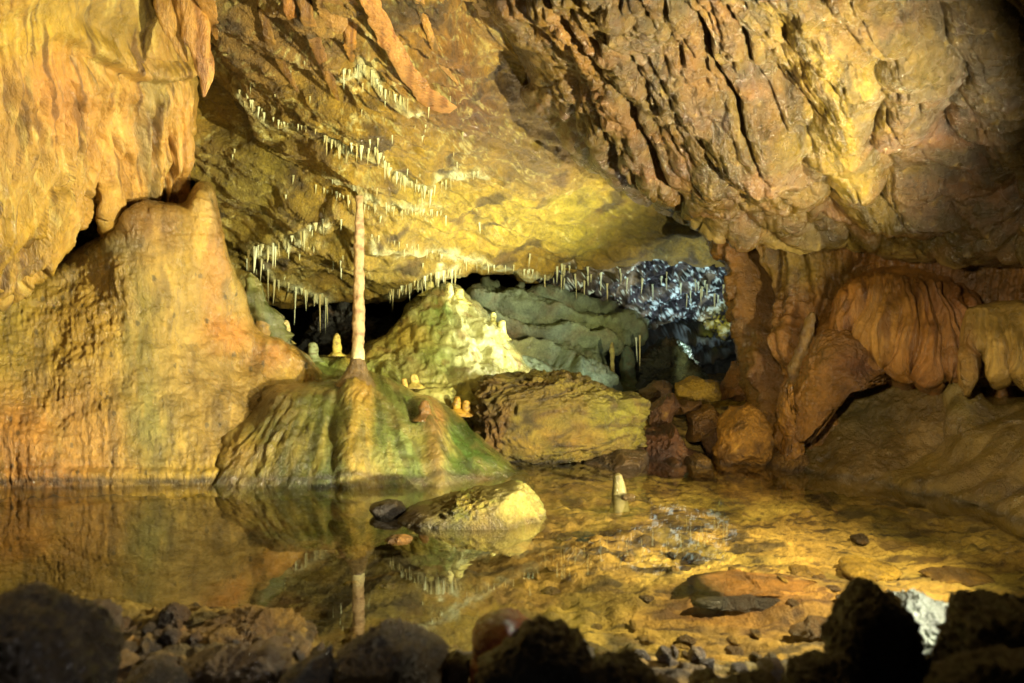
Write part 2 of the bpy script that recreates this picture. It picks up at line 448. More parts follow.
roof_mass = relief('ceiling', [(440,-320),(460,-60),(486,-5),(508,38),(530,75),(528,95),(552,125),(590,160),(625,188),(668,208),(712,220),(760,236),(830,245),(870,243),(920,252),(990,256),(1100,262),(1350,300),(1500,-320)],
 [(440,-300,2.5),(900,-300,2.1),(1450,-300,2.0),(500,0,4.0),(600,0,3.7),(700,0,3.45),(800,0,3.35),(1024,0,3.1),(1300,0,2.8),
  (535,90,4.65),(620,90,4.15),(700,90,3.95),(820,100,3.85),(950,110,3.7),(1024,110,3.55),(600,165,4.9),(680,200,5.0),(740,190,4.75),(820,190,4.6),(900,190,4.5),
  (740,228,5.35),(800,238,5.2),(870,240,5.15),(960,248,4.75),(1040,250,4.3),(1300,280,3.4)],
 M['mass'], mass_disp, mass_col, step=1.3, skirt=1.2, kd=.03, rw=26, rd=.35, jit=5, seed=2, inward=.3)
tag(roof_mass, 'lumpy grooved brown roof rock hanging low over the right side', kind='structure')

# ------------------------------------------------------------------ left: curtains over the mound
def drape_disp(px, py, P):
    w = fbm(P*2.4, 3)
    tl = 1-ss(70, 110, px+8*w)           # left lobe
    low = ss(70, 190, py)
    u = px+.55*30*np.log1p(np.exp(np.clip((py-150)/30., -20, 20)))*tl+9*w
    f1 = np.abs(np.sin(u/15.*np.pi))**.65
    wa = fbm(xy3(px, py*.35, 60.), 3); wb = fbm(xy3(px, py*.25, 30., 5.), 3); wc = fbm(xy3(px, py*.5, 45., 8.), 3)
    g1 = np.abs(np.sin(u/9.3*np.pi+2.6*wa))**.6; g2 = np.abs(np.sin(u/4.7*np.pi+4*wb))**.7
    g3 = 1-np.abs(np.sin(u/21.*np.pi+3*wb))
    amp = ss(10, 100, py)
    h = .075*f1*amp*(.4+.7*low)*(.6+wa)+.045*g1*amp*(.6+wc)+.010*g2*amp-.11*g3**4*amp*np.clip(.5+1.5*wc, 0, 1)
    h = h+.10*fbm(P*1.4+4, 3)+.012*fbm(P*9, 4)+.004*ridged(P*np.array([30, 30, 12]), 3)
    # shelf that runs across above the middle folds
    sh = line_dist(px, py, [(70, 30), (90, 42), (115, 58), (140, 70), (168, 68), (185, 66)])
    h = h+.05*np.exp(-(sh/10.)**2)-.05*np.exp(-((sh-13)/7.)**2)*(py > 55)
    cr = line_dist(px, py, [(92, 60), (100, 120), (97, 190), (78, 235)])
    return h-.07*np.exp(-(cr/5.)**2)
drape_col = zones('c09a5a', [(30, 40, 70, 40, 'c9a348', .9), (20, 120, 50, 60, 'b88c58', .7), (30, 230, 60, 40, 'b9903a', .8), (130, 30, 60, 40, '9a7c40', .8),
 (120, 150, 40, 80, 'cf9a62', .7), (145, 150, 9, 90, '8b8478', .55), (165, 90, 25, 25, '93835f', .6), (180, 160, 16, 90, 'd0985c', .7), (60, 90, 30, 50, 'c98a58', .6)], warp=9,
 vein_or_shading=lambda c, px, py, P: over(over(c, '5f3f1c', ss(.15, .5, fbm(np.stack([(px+.4*np.maximum(py-150, 0)*(px < 95))/5., py/80., 0*px], -1), 4))*.65), 'dcc08a', ss(.2, .7, fbm(np.stack([px/5., py/70., P[..., 1]+4], -1), 3))*.5))  # dark brown streaks paint the shade of the fold grooves into the colour
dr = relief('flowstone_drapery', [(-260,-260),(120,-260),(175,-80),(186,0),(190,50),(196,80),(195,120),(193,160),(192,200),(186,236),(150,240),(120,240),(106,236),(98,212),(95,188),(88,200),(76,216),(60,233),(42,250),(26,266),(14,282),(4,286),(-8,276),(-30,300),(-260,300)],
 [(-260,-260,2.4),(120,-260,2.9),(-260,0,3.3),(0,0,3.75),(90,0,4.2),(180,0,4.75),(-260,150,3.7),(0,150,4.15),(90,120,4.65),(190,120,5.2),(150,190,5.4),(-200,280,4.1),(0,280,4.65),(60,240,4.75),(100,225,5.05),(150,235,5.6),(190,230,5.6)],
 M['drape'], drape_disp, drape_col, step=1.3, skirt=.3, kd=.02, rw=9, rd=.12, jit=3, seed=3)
tag(dr, 'big tan and yellow flowstone curtain with vertical folds above the rounded left mound', 'flowstone curtain')

# ------------------------------------------------------------------ left mound
def mound_disp(px, py, P):
    w = fbm(P*2., 3)
    h = .05*fbm(P*2.1, 3)
    # knob with dripping skin and pink spur beside it
    knob = np.exp(-(((px-155)/45.)**2+((py-250)/70.)**2)); h = h+.10*knob
    spur = line_dist(px, py, [(206, 190), (214, 260), (222, 330), (228, 400)])
    h = h+.045*np.exp(-(spur/13.)**2)*ss(520, 250, py)
    gap = line_dist(px, py, [(188, 205), (184, 260), (180, 330)])
    h = h-.02*np.exp(-(gap/5.)**2)
    d1, d2 = worley(np.stack([px/9.+w, py/6., P[..., 1]*3], -1))
    h = h+.010*(1-d1)*np.exp(-(((px-130)/70.)**2+((py-320)/45.)**2))
    h = h+.008*(1-d1)*np.exp(-(((px-160)/40.)**2+((py-235)/30.)**2))
    h = h+.005*np.abs(np.sin((px+8*w)/11*np.pi))*ss(400, 470, py)+.004*ridged(np.stack([px/13., py/75., 0*px], -1), 3)*ss(225, 300, py)+.006*ridged(np.stack([px/30., py/12., P[..., 1]], -1), 4)
    h = h+.012*fbm(P*8, 4)+.0035*ridged(P*28, 3)
    k1, k2 = worley(np.stack([px/10.+.4*fbm(P*9, 2), py/4.5, P[..., 1]*2], -1)); h = h+.006*np.minimum(k2-k1, .4)+.004*ridged(np.stack([px/6., py/40., 0*px], -1), 3)
    # thin ledge of a former water line
    h = h+.012*np.exp(-((py-474)/4.)**2)-.01*np.exp(-((py-466)/3.)**2)
    # drips under the spur
    return h+.03*np.exp(-(((px-285)/25.)**2+((py-345)/10.)**2))
def mound_vein(c, px, py, P):
    n = fbm(np.stack([px/14., py/70., P[..., 1]*2], -1), 4)
    c = over(c, 'd9b070', ss(.1, .7, n)*.4)
    c = over(c, '6f5a44', ss(.2, .7, fbm(np.stack([px/16.+7, py/80., P[..., 1]*2], -1), 4))*.45)
    d, e = worley(np.stack([px/15., py/24., px*0+3.3], -1))
    c = over(c, '4a4438', (d < .12)*.6)       # small dark pits
    c = over(c, '3a2c1a', np.exp(-((py-481)/3.)**2)*.6)
    return c
mound_col = zones('bd9a5c', [(30, 440, 90, 60, 'c88a4e', .75), (10, 330, 60, 50, 'b59a4c', .8), (80, 330, 60, 40, 'c49a52', .7), (150, 230, 35, 40, '8a6238', .85),
 (120, 250, 40, 14, '93876e', .7), (212, 260, 16, 80, 'c48e58', .8), (140, 370, 18, 110, '857c50', .7), (155, 430, 22, 40, '78805a', .6), (185, 380, 40, 90, 'a08660', .6),
 (240, 400, 50, 60, '947652', .7), (90, 450, 50, 40, 'd8a870', .6), (60, 480, 120, 16, 'c98a4a', .6), (275, 350, 28, 22, 'a8722e', .8), (225, 330, 25, 20, 'c9803c', .6), (165, 480, 80, 14, 'c0a050', .7)], warp=10, vein_or_shading=mound_vein)
mo = relief('flowstone_mound', [(-320,300),(-60,300),(-10,290),(22,287),(50,268),(80,247),(108,236),(118,226),(128,213),(141,206),(155,204),(168,206),(178,207),(186,203),(192,194),(199,187),(206,185),(212,196),(220,230),(232,262),(246,292),(256,325),(285,342),(306,356),(318,372),(350,400),(400,440),(400,560),(-320,600)],
 [(-320,310,4.3),(-320,500,4.0),(-320,600,3.8),(0,300,5.08),(40,300,5.1),(0,400,4.8),(0,487,4.62),(0,580,4.5),(80,260,5.16),(150,210,5.12),(150,300,5.02),(150,400,4.85),(150,482,4.7),(150,560,4.6),
  (206,190,5.22),(225,260,5.3),(250,330,5.5),(230,400,5.1),(260,480,4.85),(300,370,5.6),(330,440,5.3),(400,480,5.2),(390,550,5.)],
 M['flow'], mound_disp, mound_col, step=1.3, skirt=.8, kd=.03, rw=16, rd=.22, jit=2, seed=4)
tag(mo, 'huge smooth orange and tan flowstone mound rising from the water at the left', 'flowstone mound')

# ------------------------------------------------------------------ green mound in the middle
def green_disp(px, py, P):
    w = fbm(P*2.5, 3)
    h = .03*fbm(P*3., 3)
    fl = line_dist(px, py, [(358, 378), (352, 420), (350, 490)])
    h = h+.05*np.exp(-(fl/18.)**2)
    h = h-.025*np.exp(-(line_dist(px, py, [(338, 384), (330, 430), (335, 490)])/6.)**2)
    h = h-.015*np.exp(-(line_dist(px, py, [(322, 384), (302, 430), (308, 490)])/10.)**2)
    h = h+.05*np.exp(-(line_dist(px, py, [(424, 408), (432, 440), (438, 490)])/10.)**2)
    h = h-.04*np.exp(-(line_dist(px, py, [(408, 402), (414, 420)])/4.)**2)
    t = (px-356)/(1+(py-370)/70.)              # ribs fan out from the column foot
    h = h+.006*np.abs(np.sin(t/7.*np.pi+2.5*w))**.8
    h = h+.006*ridged(np.stack([t/5.+2*w, py/16., P[..., 1]], -1), 4)
    h = h+.007*ridged(np.stack([(px+.4*py)/14., py/30., P[..., 1]], -1), 3)*ss(340, 260, px)
    d1, _ = worley(P*22); h = h+.007*(1-d1)
    return h
def green_vein(c, px, py, P):
    t = (px-356)/(1+(py-370)/70.)
    n = fbm(np.stack([t/7., py/60., P[..., 1]], -1), 4)
    c = over(c, 'bca46a', ss(.1, .6, n)*.45)
    c = over(c, '343c1a', ss(.05, .5, fbm(np.stack([t/6.+9, py/50., P[..., 1]], -1), 4))*.5)
    return over(c, '2e2414', np.exp(-((py-479)/3.)**2)*.6)
green_col = zones('68703a', [(235, 450, 35, 35, 'a8854a', .9), (260, 400, 30, 20, '5c4a2a', .9), (290, 385, 40, 9, '5d4630', .85), (290, 440, 32, 50, '80692f', .75), (362, 400, 16, 30, 'c0904c', .9),
 (356, 450, 15, 50, 'c4a05c', .9), (428, 400, 10, 12, '9a6a34', .8), (436, 440, 13, 40, 'c58a66', .9), (400, 450, 22, 35, 'a8a878', .7), (392, 410, 22, 22, '767446', .6), (470, 450, 40, 25, '5f7840', .8), (330, 430, 18, 50, '665e30', .7), (505, 470, 20, 14, '7b7a40', .6)], warp=6, ws=25, vein_or_shading=green_vein)
gm = relief('green_flowstone_mound', [(203,540),(205,470),(210,448),(222,430),(240,420),(258,406),(262,392),(280,384),(305,382),(335,380),(352,374),(375,376),(398,384),(418,395),(440,400),(462,418),(486,442),(512,464),(532,480),(545,540)],
 [(205,475,4.75),(205,540,4.7),(250,420,4.95),(250,478,4.69),(300,390,5.1),(300,478,4.66),(356,376,5.35),(356,420,5.0),(356,480,4.68),(356,540,4.6),(420,400,5.3),(430,440,4.98),(430,480,4.72),(480,440,5.2),(480,480,4.85),(525,482,5.0),(540,540,4.95)],
 M['flow'], green_disp, green_col, step=1.1, skirt=.8, kd=.025, rw=22, rd=.2, jit=2, seed=5)
tag(gm, 'green and orange streaked flowstone mound at the waterline carrying the tall column', 'flowstone mound')

# ------------------------------------------------------------------ lathe like dripstone pieces
def dripstone(name, pts, mat, colf, seed=0, seg=20, rings=60, rough=.12, lump=.25, base=None, flat=1.):
    """pts: (px, py, Y, radius_m) from top to bottom, a wobbly tapering body of flowing calcite"""
    p = np.array(pts, float); w = np.concatenate([W(p[:, 0], p[:, 1], p[:, 2]), p[:, 3:4]], 1)
    s = np.linspace(0, 1, len(w)); t = np.linspace(0, 1, rings)
    c = np.stack([np.interp(t, s, w[:, k]) for k in range(4)], 1)
    ker = np.array([1, 2, 3, 2, 1])/9.
    for k in range(3): c[2:-2, k] = np.convolve(c[:, k], ker, 'valid')
    a = np.linspace(0, 2*np.pi, seg, endpoint=False)
    A, T = np.meshgrid(a, np.arange(rings))
    R = c[:, 3][:, None]*np.ones(seg)
    P = np.stack([c[:, 0][:, None]+np.cos(A)*R, c[:, 1][:, None]+np.sin(A)*R*flat, c[:, 2][:, None]+0*A], -1)
    rm = max(p[:, 3].max()*.6, .004)
    q = np.stack([P[..., 0], P[..., 1], P[..., 2]*.6], -1)/rm*.5+seed*3.7
    k = 1+rough*fbm(q*1.5, 3)+lump*fbm(np.stack([q[..., 0]*.2, q[..., 1]*.2, P[..., 2]/rm*.35+seed], -1), 3)
    P[..., 0] = c[:, 0][:, None]+np.cos(A)*R*k; P[..., 1] = c[:, 1][:, None]+np.sin(A)*R*k*flat
    V = P.reshape(-1, 3); f = []
    i = np.arange(rings*seg).reshape(rings, seg)
    f = np.stack([i[:-1], i[1:], np.roll(i[1:], -1, 1), np.roll(i[:-1], -1, 1)], -1).reshape(-1, 4)
    # caps
    V = np.concatenate([V, c[0:1, :3], c[-1:, :3]]); n = len(V)
    top = np.stack([np.full(seg, n-2), i[0], np.roll(i[0], -1), np.full(seg, n-2)], -1)
    f2 = [tuple(r) for r in f]
    V_all = V
    px, py = proj(V_all)
    tri = [(n-2, int(x), int(y)) for x, y in zip(i[0], np.roll(i[0], -1))]+[(n-1, int(y), int(x)) for x, y in zip(i[-1], np.roll(i[-1], -1))]
    me = bpy.data.meshes.new(name)
    og = np.array([c[0, 0], c[0, 1], min(c[0, 2], c[-1, 2])])
    me.from_pydata((V_all-og).tolist(), [], [tuple(map(int, r)) for r in f]+tri)
    me.polygons.foreach_set('use_smooth', np.full(len(me.polygons), True))
    at = me.color_attributes.new('col', 'FLOAT_COLOR', 'POINT')
    cc = np.ones((len(V_all), 4), np.float32); cc[:, :3] = np.clip(np.maximum(colf(px, py, V_all), 0)**1.3*GAIN, .002, .95)
    at.data.foreach_set('color', cc.ravel()); me.materials.append(mat); me.update()
    o = bpy.data.objects.new(name, me); C.objects.link(o); o.location = og
    return o
def plain(h, h2=None, sc=30):
    def f(px, py, P):
        c = np.ones(P.shape[:-1]+(3,))*lin(h)
        if h2: c = over(c, h2, ss(-.1, .5, fbm(P*sc, 3)))
        return c*(1+.15*fbm(P*40, 3))[..., None]
    return f

px2m = lambda px, Y: px/F*Y
YC = 5.32
col_s = dripstone('shaft', [(359,196,YC+.03,.024),(359.5,203,YC,.019),(359.5,215,YC,.022),(359,240,YC,.026),(359,280,YC,.028),(358.5,320,YC,.031),(358,350,YC,.034),(357.5,368,YC,.036)],
 M['white'], lambda px, py, P: over(over(np.ones(P.shape[:-1]+(3,))*lin('c6a288'), '9a725c', ss(0, .45, fbm(P*np.array([14, 14, 34.]), 4))*.8), 'e6d6b8', ss(340, 362, py)*.8), seed=3, seg=24, rings=150, rough=.22, lump=.14)
col_o = bpy.data.objects.new('cave_column', None); C.objects.link(col_o); col_o.location = tuple(W(356, 385, YC))
tag(col_o, 'tall thin pinkish calcite column standing on the green mound and reaching the ceiling', 'column')
foot = dripstone('foot', [(357.5,358,YC,.036),(357.5,364,YC,.046),(357,370,YC,.06),(356,377,YC,.085),(355,386,YC,.12)], M['flow'], plain('7c6248', '8d6f4c'), seed=4, seg=28, rings=40, rough=.1, lump=.08)
for p_ in (col_s, foot): p_.parent = col_o; p_.location = p_.location-col_o.location

# ------------------------------------------------------------------ pale cone at the back
def cone_disp(px, py, P):
    w = fbm(P*2.5, 3)
    t = (px-441)/(1+np.maximum(py-283, 0)/26.)
    h = .05*fbm(P*2.5, 3)+.012*np.abs(np.sin(t/5.*np.pi*.8+3*w))**.7+.02*ridged(np.stack([t/6., py/22., P[..., 1]], -1), 4)
    d1, _ = worley(P*np.array([13, 10, 19.])); h = h+.008*(1-d1)*ss(400, 300, py)
    r = (py-.25*np.abs(px-440)+10*w)/7.5
    h = h+.005*np.abs(np.sin(r*np.pi/2))**.7
    return h+.010*ridged(np.stack([t/3.+w, py/26., P[..., 1]], -1), 3)+.008*fbm(P*16, 4)
def cone_vein(c, px, py, P):
    n = fbm(np.stack([(px-441)/9., py/30., P[..., 1]*2], -1), 4)
    c = over(c, '8a8246', ss(.05, .5, n)*.6)
    return over(c, '7e5a26', ss(.25, .7, fbm(P*7+3, 4))*.6)
cone_col = zones('b6ac84', [(440, 310, 11, 45, '66803c', .95), (438, 350, 22, 30, '98a05c', .8), (475, 340, 30, 40, 'dcd6bc', .9), (510, 380, 20, 20, 'd8d2a0', .8), (400, 340, 35, 16, 'b89a4a', .8), (340, 360, 45, 12, 'c0b070', .8), (330, 372, 50, 10, '9aa66a', .8), (350, 355, 25, 8, 'd0a850', .8), (440, 395, 60, 14, 'cdbf86', .7), (385, 380, 40, 10, 'a0a060', .7)], warp=7, ws=22, vein_or_shading=cone_vein)  # pale right flank carries the hidden lamp's light as colour
cn = relief('pale_flowstone_cone', [(262,356),(280,350),(300,358),(325,356),(345,356),(368,346),(386,332),(402,316),(418,296),(428,288),(436,284),(450,283),(461,287),(468,296),(486,314),(500,330),(512,346),(524,362),(534,380),(545,440),(280,440),(255,380)],
 [(262,360,6.4),(300,362,6.2),(345,360,6.3),(345,400,5.75),(400,322,6.7),(441,286,6.85),(441,330,6.45),(441,370,6.0),(441,400,5.75),(480,316,6.75),(500,350,6.5),(530,375,6.5),(520,420,6.0),(290,430,5.7),(420,440,5.6)],
 M['flow'], cone_disp, cone_col, step=1.1, skirt=.9, kd=.04, rw=14, rd=.3, jit=2.5, seed=6)
tag(cn, 'pale cone shaped flowstone hill with a green stripe behind the boulder and column', 'flowstone cone')

# ------------------------------------------------------------------ far chamber
def far_disp(px, py, P):
    return .25*ridged(P*1.3, 4)+.1*fbm(P*4, 5)+.03*ridged(P*12, 3)
def far_vein(c, px, py, P):
    n = fbm(P*np.array([11, 7, 11.])+3, 4)
    z = np.exp(-(((px-655)/80.)**2+((py-285)/32.)**2)**1.5)+np.exp(-(((px-700)/38.)**2+((py-300)/42.)**2)**1.5)
    c = over(c, 'c8cfe8', ss(.16, .28, n)*np.clip(z*1.5, 0, 1))
    g = np.exp(-(((px-717)/20.)**2+((py-318)/18.)**2))
    c = over(c, 'b8a838', ss(-.1, .3, fbm(P*6+8, 3))*g)  # yellow green patch of lamp light painted on the wall
    return c
far_col = zones('4c4536', [(350, 325, 70, 30, '4a4a52', .9), (680, 360, 60, 30, '2c2a20', .9), (600, 360, 40, 30, '4c5446', .8)], vein_or_shading=far_vein)
fw = relief('far_wall', [(-100,60),(900,60),(900,520),(-100,520)],
 [(-100,60,9),(900,60,9),(900,520,9),(-100,520,9),(340,330,8.6),(480,330,9.6),(560,300,9.4),(640,260,8.9),(700,290,9.3),(690,360,10.2),(600,370,9.8)],
 M['rock'], far_disp, far_col, step=1.8, skirt=.3, kd=.05, seed=7)
tag(fw, 'dark rock closing the cave at the far end', kind='structure')

# crystal studded rock hanging in the back right gap
def crys_disp(px, py, P):
    d1, _ = worley(P*9+.3*fbm(P*5, 2)[..., None])
    return .10*ridged(P*3.3, 3)+.05*(1-d1)+.04*fbm(P*9, 4)+.006*ridged(P*25, 2)
def crys_vein(c, px, py, P):
    n = fbm(P*13+3, 4)
    n = fbm(P*20+3, 4)
    m_ = ss(-.25, .35, fbm(P*4+8, 3)+.9*(px-650)/90.)
    n = .55*fbm(P*12+3, 4)+.75*fbm(P*34+3, 3)
    c = over(c, 'dfe4f4', ss(.44, .56, n+.22*m_)*ss(245, 275, py+.12*(px-560))*.95)
    g = np.exp(-(((px-722)/20.)**2+((py-322)/15.)**2)**1.2)
    return over(c, 'b89c30', g*ss(-.3, .1, n)*.9)  # yellow lit patch painted into the rock colour
cry = relief('crystal_rock', [(540,262),(590,250),(650,240),(700,236),(742,240),(745,300),(741,332),(722,338),(700,326),(676,318),(654,322),(640,326),(618,316),(596,300),(565,292),(545,284)],
 [(540,270,7.6),(600,250,7.7),(600,300,8.1),(660,240,7.9),(660,300,8.3),(740,240,8.1),(740,330,8.3),(700,320,8.5)],
 M['white'], crys_disp, zones('1a150e', [(590, 262, 40, 20, '6e5a24', .8)], vein_or_shading=crys_vein), step=1.1, skirt=.7, kd=.05, rw=10, rd=.15, jit=9, seed=8)
tag(cry, 'dark rock dusted with white and bluish crystals hanging over the far gap', 'crystal rock')

def ledge_disp(px, py, P):
    r = (py-.30*px+24*fbm(P*1.3, 3))/26.
    s = r-np.floor(r)
    return .13*ss(0, .75, s)*ss(1., .78, s)+.06*fbm(P*4, 4)+.02*ridged(P*14, 4)
led = relief('layered_limestone_ledge', [(470,292),(500,286),(540,292),(580,300),(612,308),(640,322),(640,338),(622,345),(606,352),(600,362),(616,392),(600,410),(500,420),(470,380)],
 [(470,290,7.6),(540,292,7.7),(610,310,7.9),(470,380,6.9),(540,350,7.3),(540,400,6.8),(600,360,7.4),(600,400,6.9)],
 M['rock'], ledge_disp, zones('7e8272', [(520, 345, 40, 12, '54482c', .8), (510, 362, 30, 10, '8a7c40', .7), (560, 340, 30, 20, '9aa096', .7), (600, 330, 30, 14, '96966c', .7), (540, 300, 50, 8, '98a09a', .8)], warp=12,
   vein_or_shading=lambda c, px, py, P: over(c, 'b4b8ac', ss(.5, .9, ridged(P*5, 3))*.5)), step=1.2, skirt=.8, kd=.05, rw=8, rd=.1, jit=5, seed=9)
tag(led, 'blue grey layered limestone ledges between the pale cone and the dark gap', 'rock ledge')

bl = boulder('dark_rock', [(286,345),(292,318),(312,306),(345,308),(372,318),(398,316),(408,332),(398,356),(340,362),(295,358)], 7.5, .5, M['rock'], plain('4c4a4c', '33302c', 6), 21, 6, .8, 10, .6, .2, .07, 3., jit=4)
tag(bl, 'dark bluish rock in the gap behind the column', 'rock')
bl2 = boulder('dark_rock', [(655,345),(672,336),(690,342),(700,372),(706,392),(640,398),(636,372)], 7.7, .4, M['rock'],
  zones('3a3a26', [(682, 362, 6, 28, 'c8cfc6', .8), (690, 380, 10, 10, 'aab0a8', .6)], warp=3, ws=10), 22, 6, .8, 8, .7, .15, .08, 3., jit=3)
tag(bl2, 'dark rock with a white streak standing in the far gap', 'rock')

# ------------------------------------------------------------------ right side
def rw_disp(px, py, P):
    w = fbm(P*2.1, 3)
    u = (px+6*w)/26.
    h = .09*np.abs(np.sin(u*np.pi))**.7*ss(900, 830, px)+.03*np.abs(np.sin(u*2.7*np.pi+w))
    h = h-.34*np.exp(-(line_dist(px+6*w, py, [(748,245),(764,300),(770,370),(772,450)])/8.5)**2)
    h = h-.12*np.exp(-(line_dist(px+4*w, py, [(832,285),(816,320),(806,350)])/5.)**2)
    h = h-.12*np.exp(-(line_dist(px+4*w, py, [(868,235),(866,262),(845,280)])/5.)**2)
    return h+.10*fbm(P*2.4, 3)+.03*ridged(P*6, 4)+.01*fbm(P*22, 3)
rw_col = zones('8a5e2a', [(800, 265, 50, 30, '8c7238', .8), (760, 330, 20, 80, '7c5a2a', .7), (920, 250, 60, 25, 'a4703e', .8), (990, 250, 30, 30, '6a4a22', .6), (800, 380, 20, 40, '9a6a30', .6), (950, 300, 60, 40, '54381c', .6)], warp=12,
  vein_or_shading=lambda c, px, py, P: over(c, 'c09058', ss(.3, .8, ridged(P*np.array([8, 6, 3.]), 3))*.4))
rw_ = relief('cave_wall', [(700,120),(1420,120),(1420,620),(1000,560),(900,520),(800,500),(748,478),(744,440),(752,410),(744,370),(741,330),(728,292),(724,262),(712,232)],
 [(712,150,5.9),(1000,120,5.4),(1400,120,4.2),(725,240,6.0),(745,300,5.95),(760,350,5.8),(750,430,5.75),(800,250,5.7),(800,350,5.5),(800,440,5.4),(870,250,5.55),(870,330,5.6),(870,430,5.5),(1000,260,5.1),(1000,330,5.2),(1000,450,5.1),(1400,400,4.0)],
 M['mass'], rw_disp, rw_col, step=1.3, skirt=1.2, kd=.03, rw=16, rd=.35, jit=4, seed=10, inward=.4)
tag(rw_, 'brown fluted cave wall at the right under the roof lip', kind='structure')

def dome_disp(px, py, P):
    w = fbm(P*2.6, 3)
    x0 = 895+(px-895)/(1+np.maximum(py-262, 0)/160.)
    u = (x0+7*w)/13.
    amp = ss(268, 300, py)
    h = .06*np.abs(np.sin(u*np.pi))**.55*amp+.022*np.abs(np.sin(u*2.6*np.pi))*amp
    return h+.07*fbm(P*2.2, 3)+.008*fbm(P*15, 4)
dome = relief('flowstone_dome', [(822,345),(830,318),(838,296),(850,280),(868,270),(890,263),(912,262),(940,272),(962,288),(976,306),(970,340),(968,372),(964,388),(950,380),(938,390),(924,386),(914,376),(906,384),(896,380),(888,366),(882,380),(872,378),(860,352),(846,342),(834,350)],
 [(830,330,5.3),(850,290,5.3),(900,264,5.35),(900,320,4.95),(870,370,5.1),(910,380,4.9),(960,300,5.05),(960,380,4.8),(935,340,4.85)],
 M['drape'], dome_disp, zones('b2783e', [(885, 330, 30, 50, 'b88a50', .7), (920, 290, 40, 20, '805830', .7), (940, 340, 20, 40, '966a3a', .6), (950, 300, 25, 20, '6a3a1a', .7)], warp=7,
   vein_or_shading=lambda c, px, py, P: over(c, '6e421e', ss(.15, .6, fbm(np.stack([px/6., py/50., P[..., 1]], -1), 3))*.6)), step=1.0, skirt=.5, kd=.025, rw=22, rd=.4, jit=2, seed=11)
tag(dome, 'orange brown dome of hanging flowstone folds on the right wall', 'flowstone drapery')
fin = relief('flowstone_fingers', [(964,318),(975,306),(1000,302),(1040,302),(1120,304),(1130,390),(1060,384),(1046,372),(1036,376),(1030,386),(1022,387),(1015,374),(1010,370),(1006,382),(997,384),(990,366),(983,352),(976,358),(971,384),(964,392)],
 [(965,320,4.75),(1000,305,4.7),(1000,350,4.5),(1000,385,4.5),(1100,310,4.3),(1100,380,4.2)],
 M['drape'], lambda px, py, P: .035*np.abs(np.sin((px+3+9*fbm(P*4, 2))/19.*np.pi))**.7*ss(305, 345, py)+.016*np.abs(np.sin((px+4*fbm(P*7, 2))/7.*np.pi))*ss(305, 330, py)+.04*fbm(P*3, 3)+.006*fbm(P*16, 3),
 zones('b08a54', [(975, 360, 8, 30, '8a5a30', .7)], warp=5), step=1.0, skirt=.35, kd=.02, rw=9, rd=.1, jit=1.5, seed=12, inward=.1)
tag(fin, 'small pale flowstone shelf with thick hanging fingers at the right edge', 'flowstone drapery')
slab = relief('smooth_rock_slope', [(768,496),(768,470),(778,462),(792,448),(815,425),(830,400),(850,376),(880,372),(920,378),(955,384),(965,400),(962,440),(960,520)],
 [(768,474,5.15),(766,550,5.1),(800,440,5.3),(850,380,5.45),(900,374,5.35),(880,430,5.05),(860,485,4.85),(950,390,5.05),(950,480,4.7),(950,550,4.6)],
 M['flow'], lambda px, py, P: .06*fbm(P*2, 3)+.012*fbm(P*9, 4)+.004*ridged(P*25, 3)+.006*ridged(np.stack([(px+py)/60., (px-py)/25., P[..., 1]], -1), 2),
 zones('7e6030', [(860, 400, 40, 40, '73603a', .7), (800, 465, 40, 14, '6e5626', .7)], warp=9), step=1.2, skirt=.5, kd=.02, rw=18, rd=.3, jit=3, seed=13)
tag(slab, 'smooth dull brown rock slope under the orange flowstone dome', 'rock slope')
def k_disp(px, py, P):
    r = (py+.42*(px-870)+12*fbm(P*1.8, 3))/13.
    return .03*np.abs(np.sin(r*np.pi/2))**.7+.07*fbm(P*2.1, 3)+.05*np.exp(-(((px-966)/18.)**2+((py-402)/22.)**2))+.008*ridged(P*6, 3)+.004*fbm(P*20, 3)
kk = relief('ribbed_flowstone_slope', [(862,484),(880,466),(905,452),(928,440),(940,420),(946,394),(962,382),(978,388),(992,398),(1030,396),(1150,396),(1300,420),(1300,640),(1130,590),(1000,530),(930,508),(866,498)],
 [(865,484,4.8),(880,550,4.7),(930,440,4.95),(960,390,4.95),(960,430,4.7),(930,490,4.45),(1000,400,4.8),(1000,450,4.45),(1000,505,4.05),(1000,600,3.9),(1150,400,4.2),(1150,520,3.5),(1300,500,3.2)],
 M['flow'], k_disp, zones('80642e', [(960, 400, 16, 20, '8c7640', .8), (930, 460, 30, 16, '94743a', .7), (980, 480, 50, 20, '6e5224', .7)], warp=9,
   vein_or_shading=lambda c, px, py, P: over(c, '4e3818', ss(.2, .6, fbm(P*4+7, 4))*.6)), step=1.2, skirt=.5, kd=.02, rw=18, rd=.3, jit=3, seed=14)
tag(kk, 'ribbed olive brown flowstone slope running into the pool at the right', 'rock slope')
orr = boulder('orange_rock', [(786,440),(788,405),(798,370),(806,348),(822,334),(846,332),(872,344),(888,366),(886,378),(852,384),(828,402),(812,424),(798,446)], 5.22, .22, M['mass'],
 zones('8e6230', [(860, 365, 25, 12, '8a5c48', .7), (810, 400, 20, 30, '9a6c30', .6)], warp=5, ws=18), 31, 7, .7, 0, .9, .09, .015, 2.2, jit=2)
tag(orr, 'rounded orange rock tucked left of the flowstone dome', 'rock')
lr = boulder('fluted_rock', [(786,445),(782,462),(792,470),(800,462),(802,448),(797,432),(790,420),(786,400),(790,380),(782,395),(780,420)], 5.2, .1, M['mass'], plain('b07c3c', '8a5c28', 12), 32, 6, .8, 4, .9, .05, .04)
tag(lr, 'small fluted golden rock at the foot of the orange rock', 'rock')
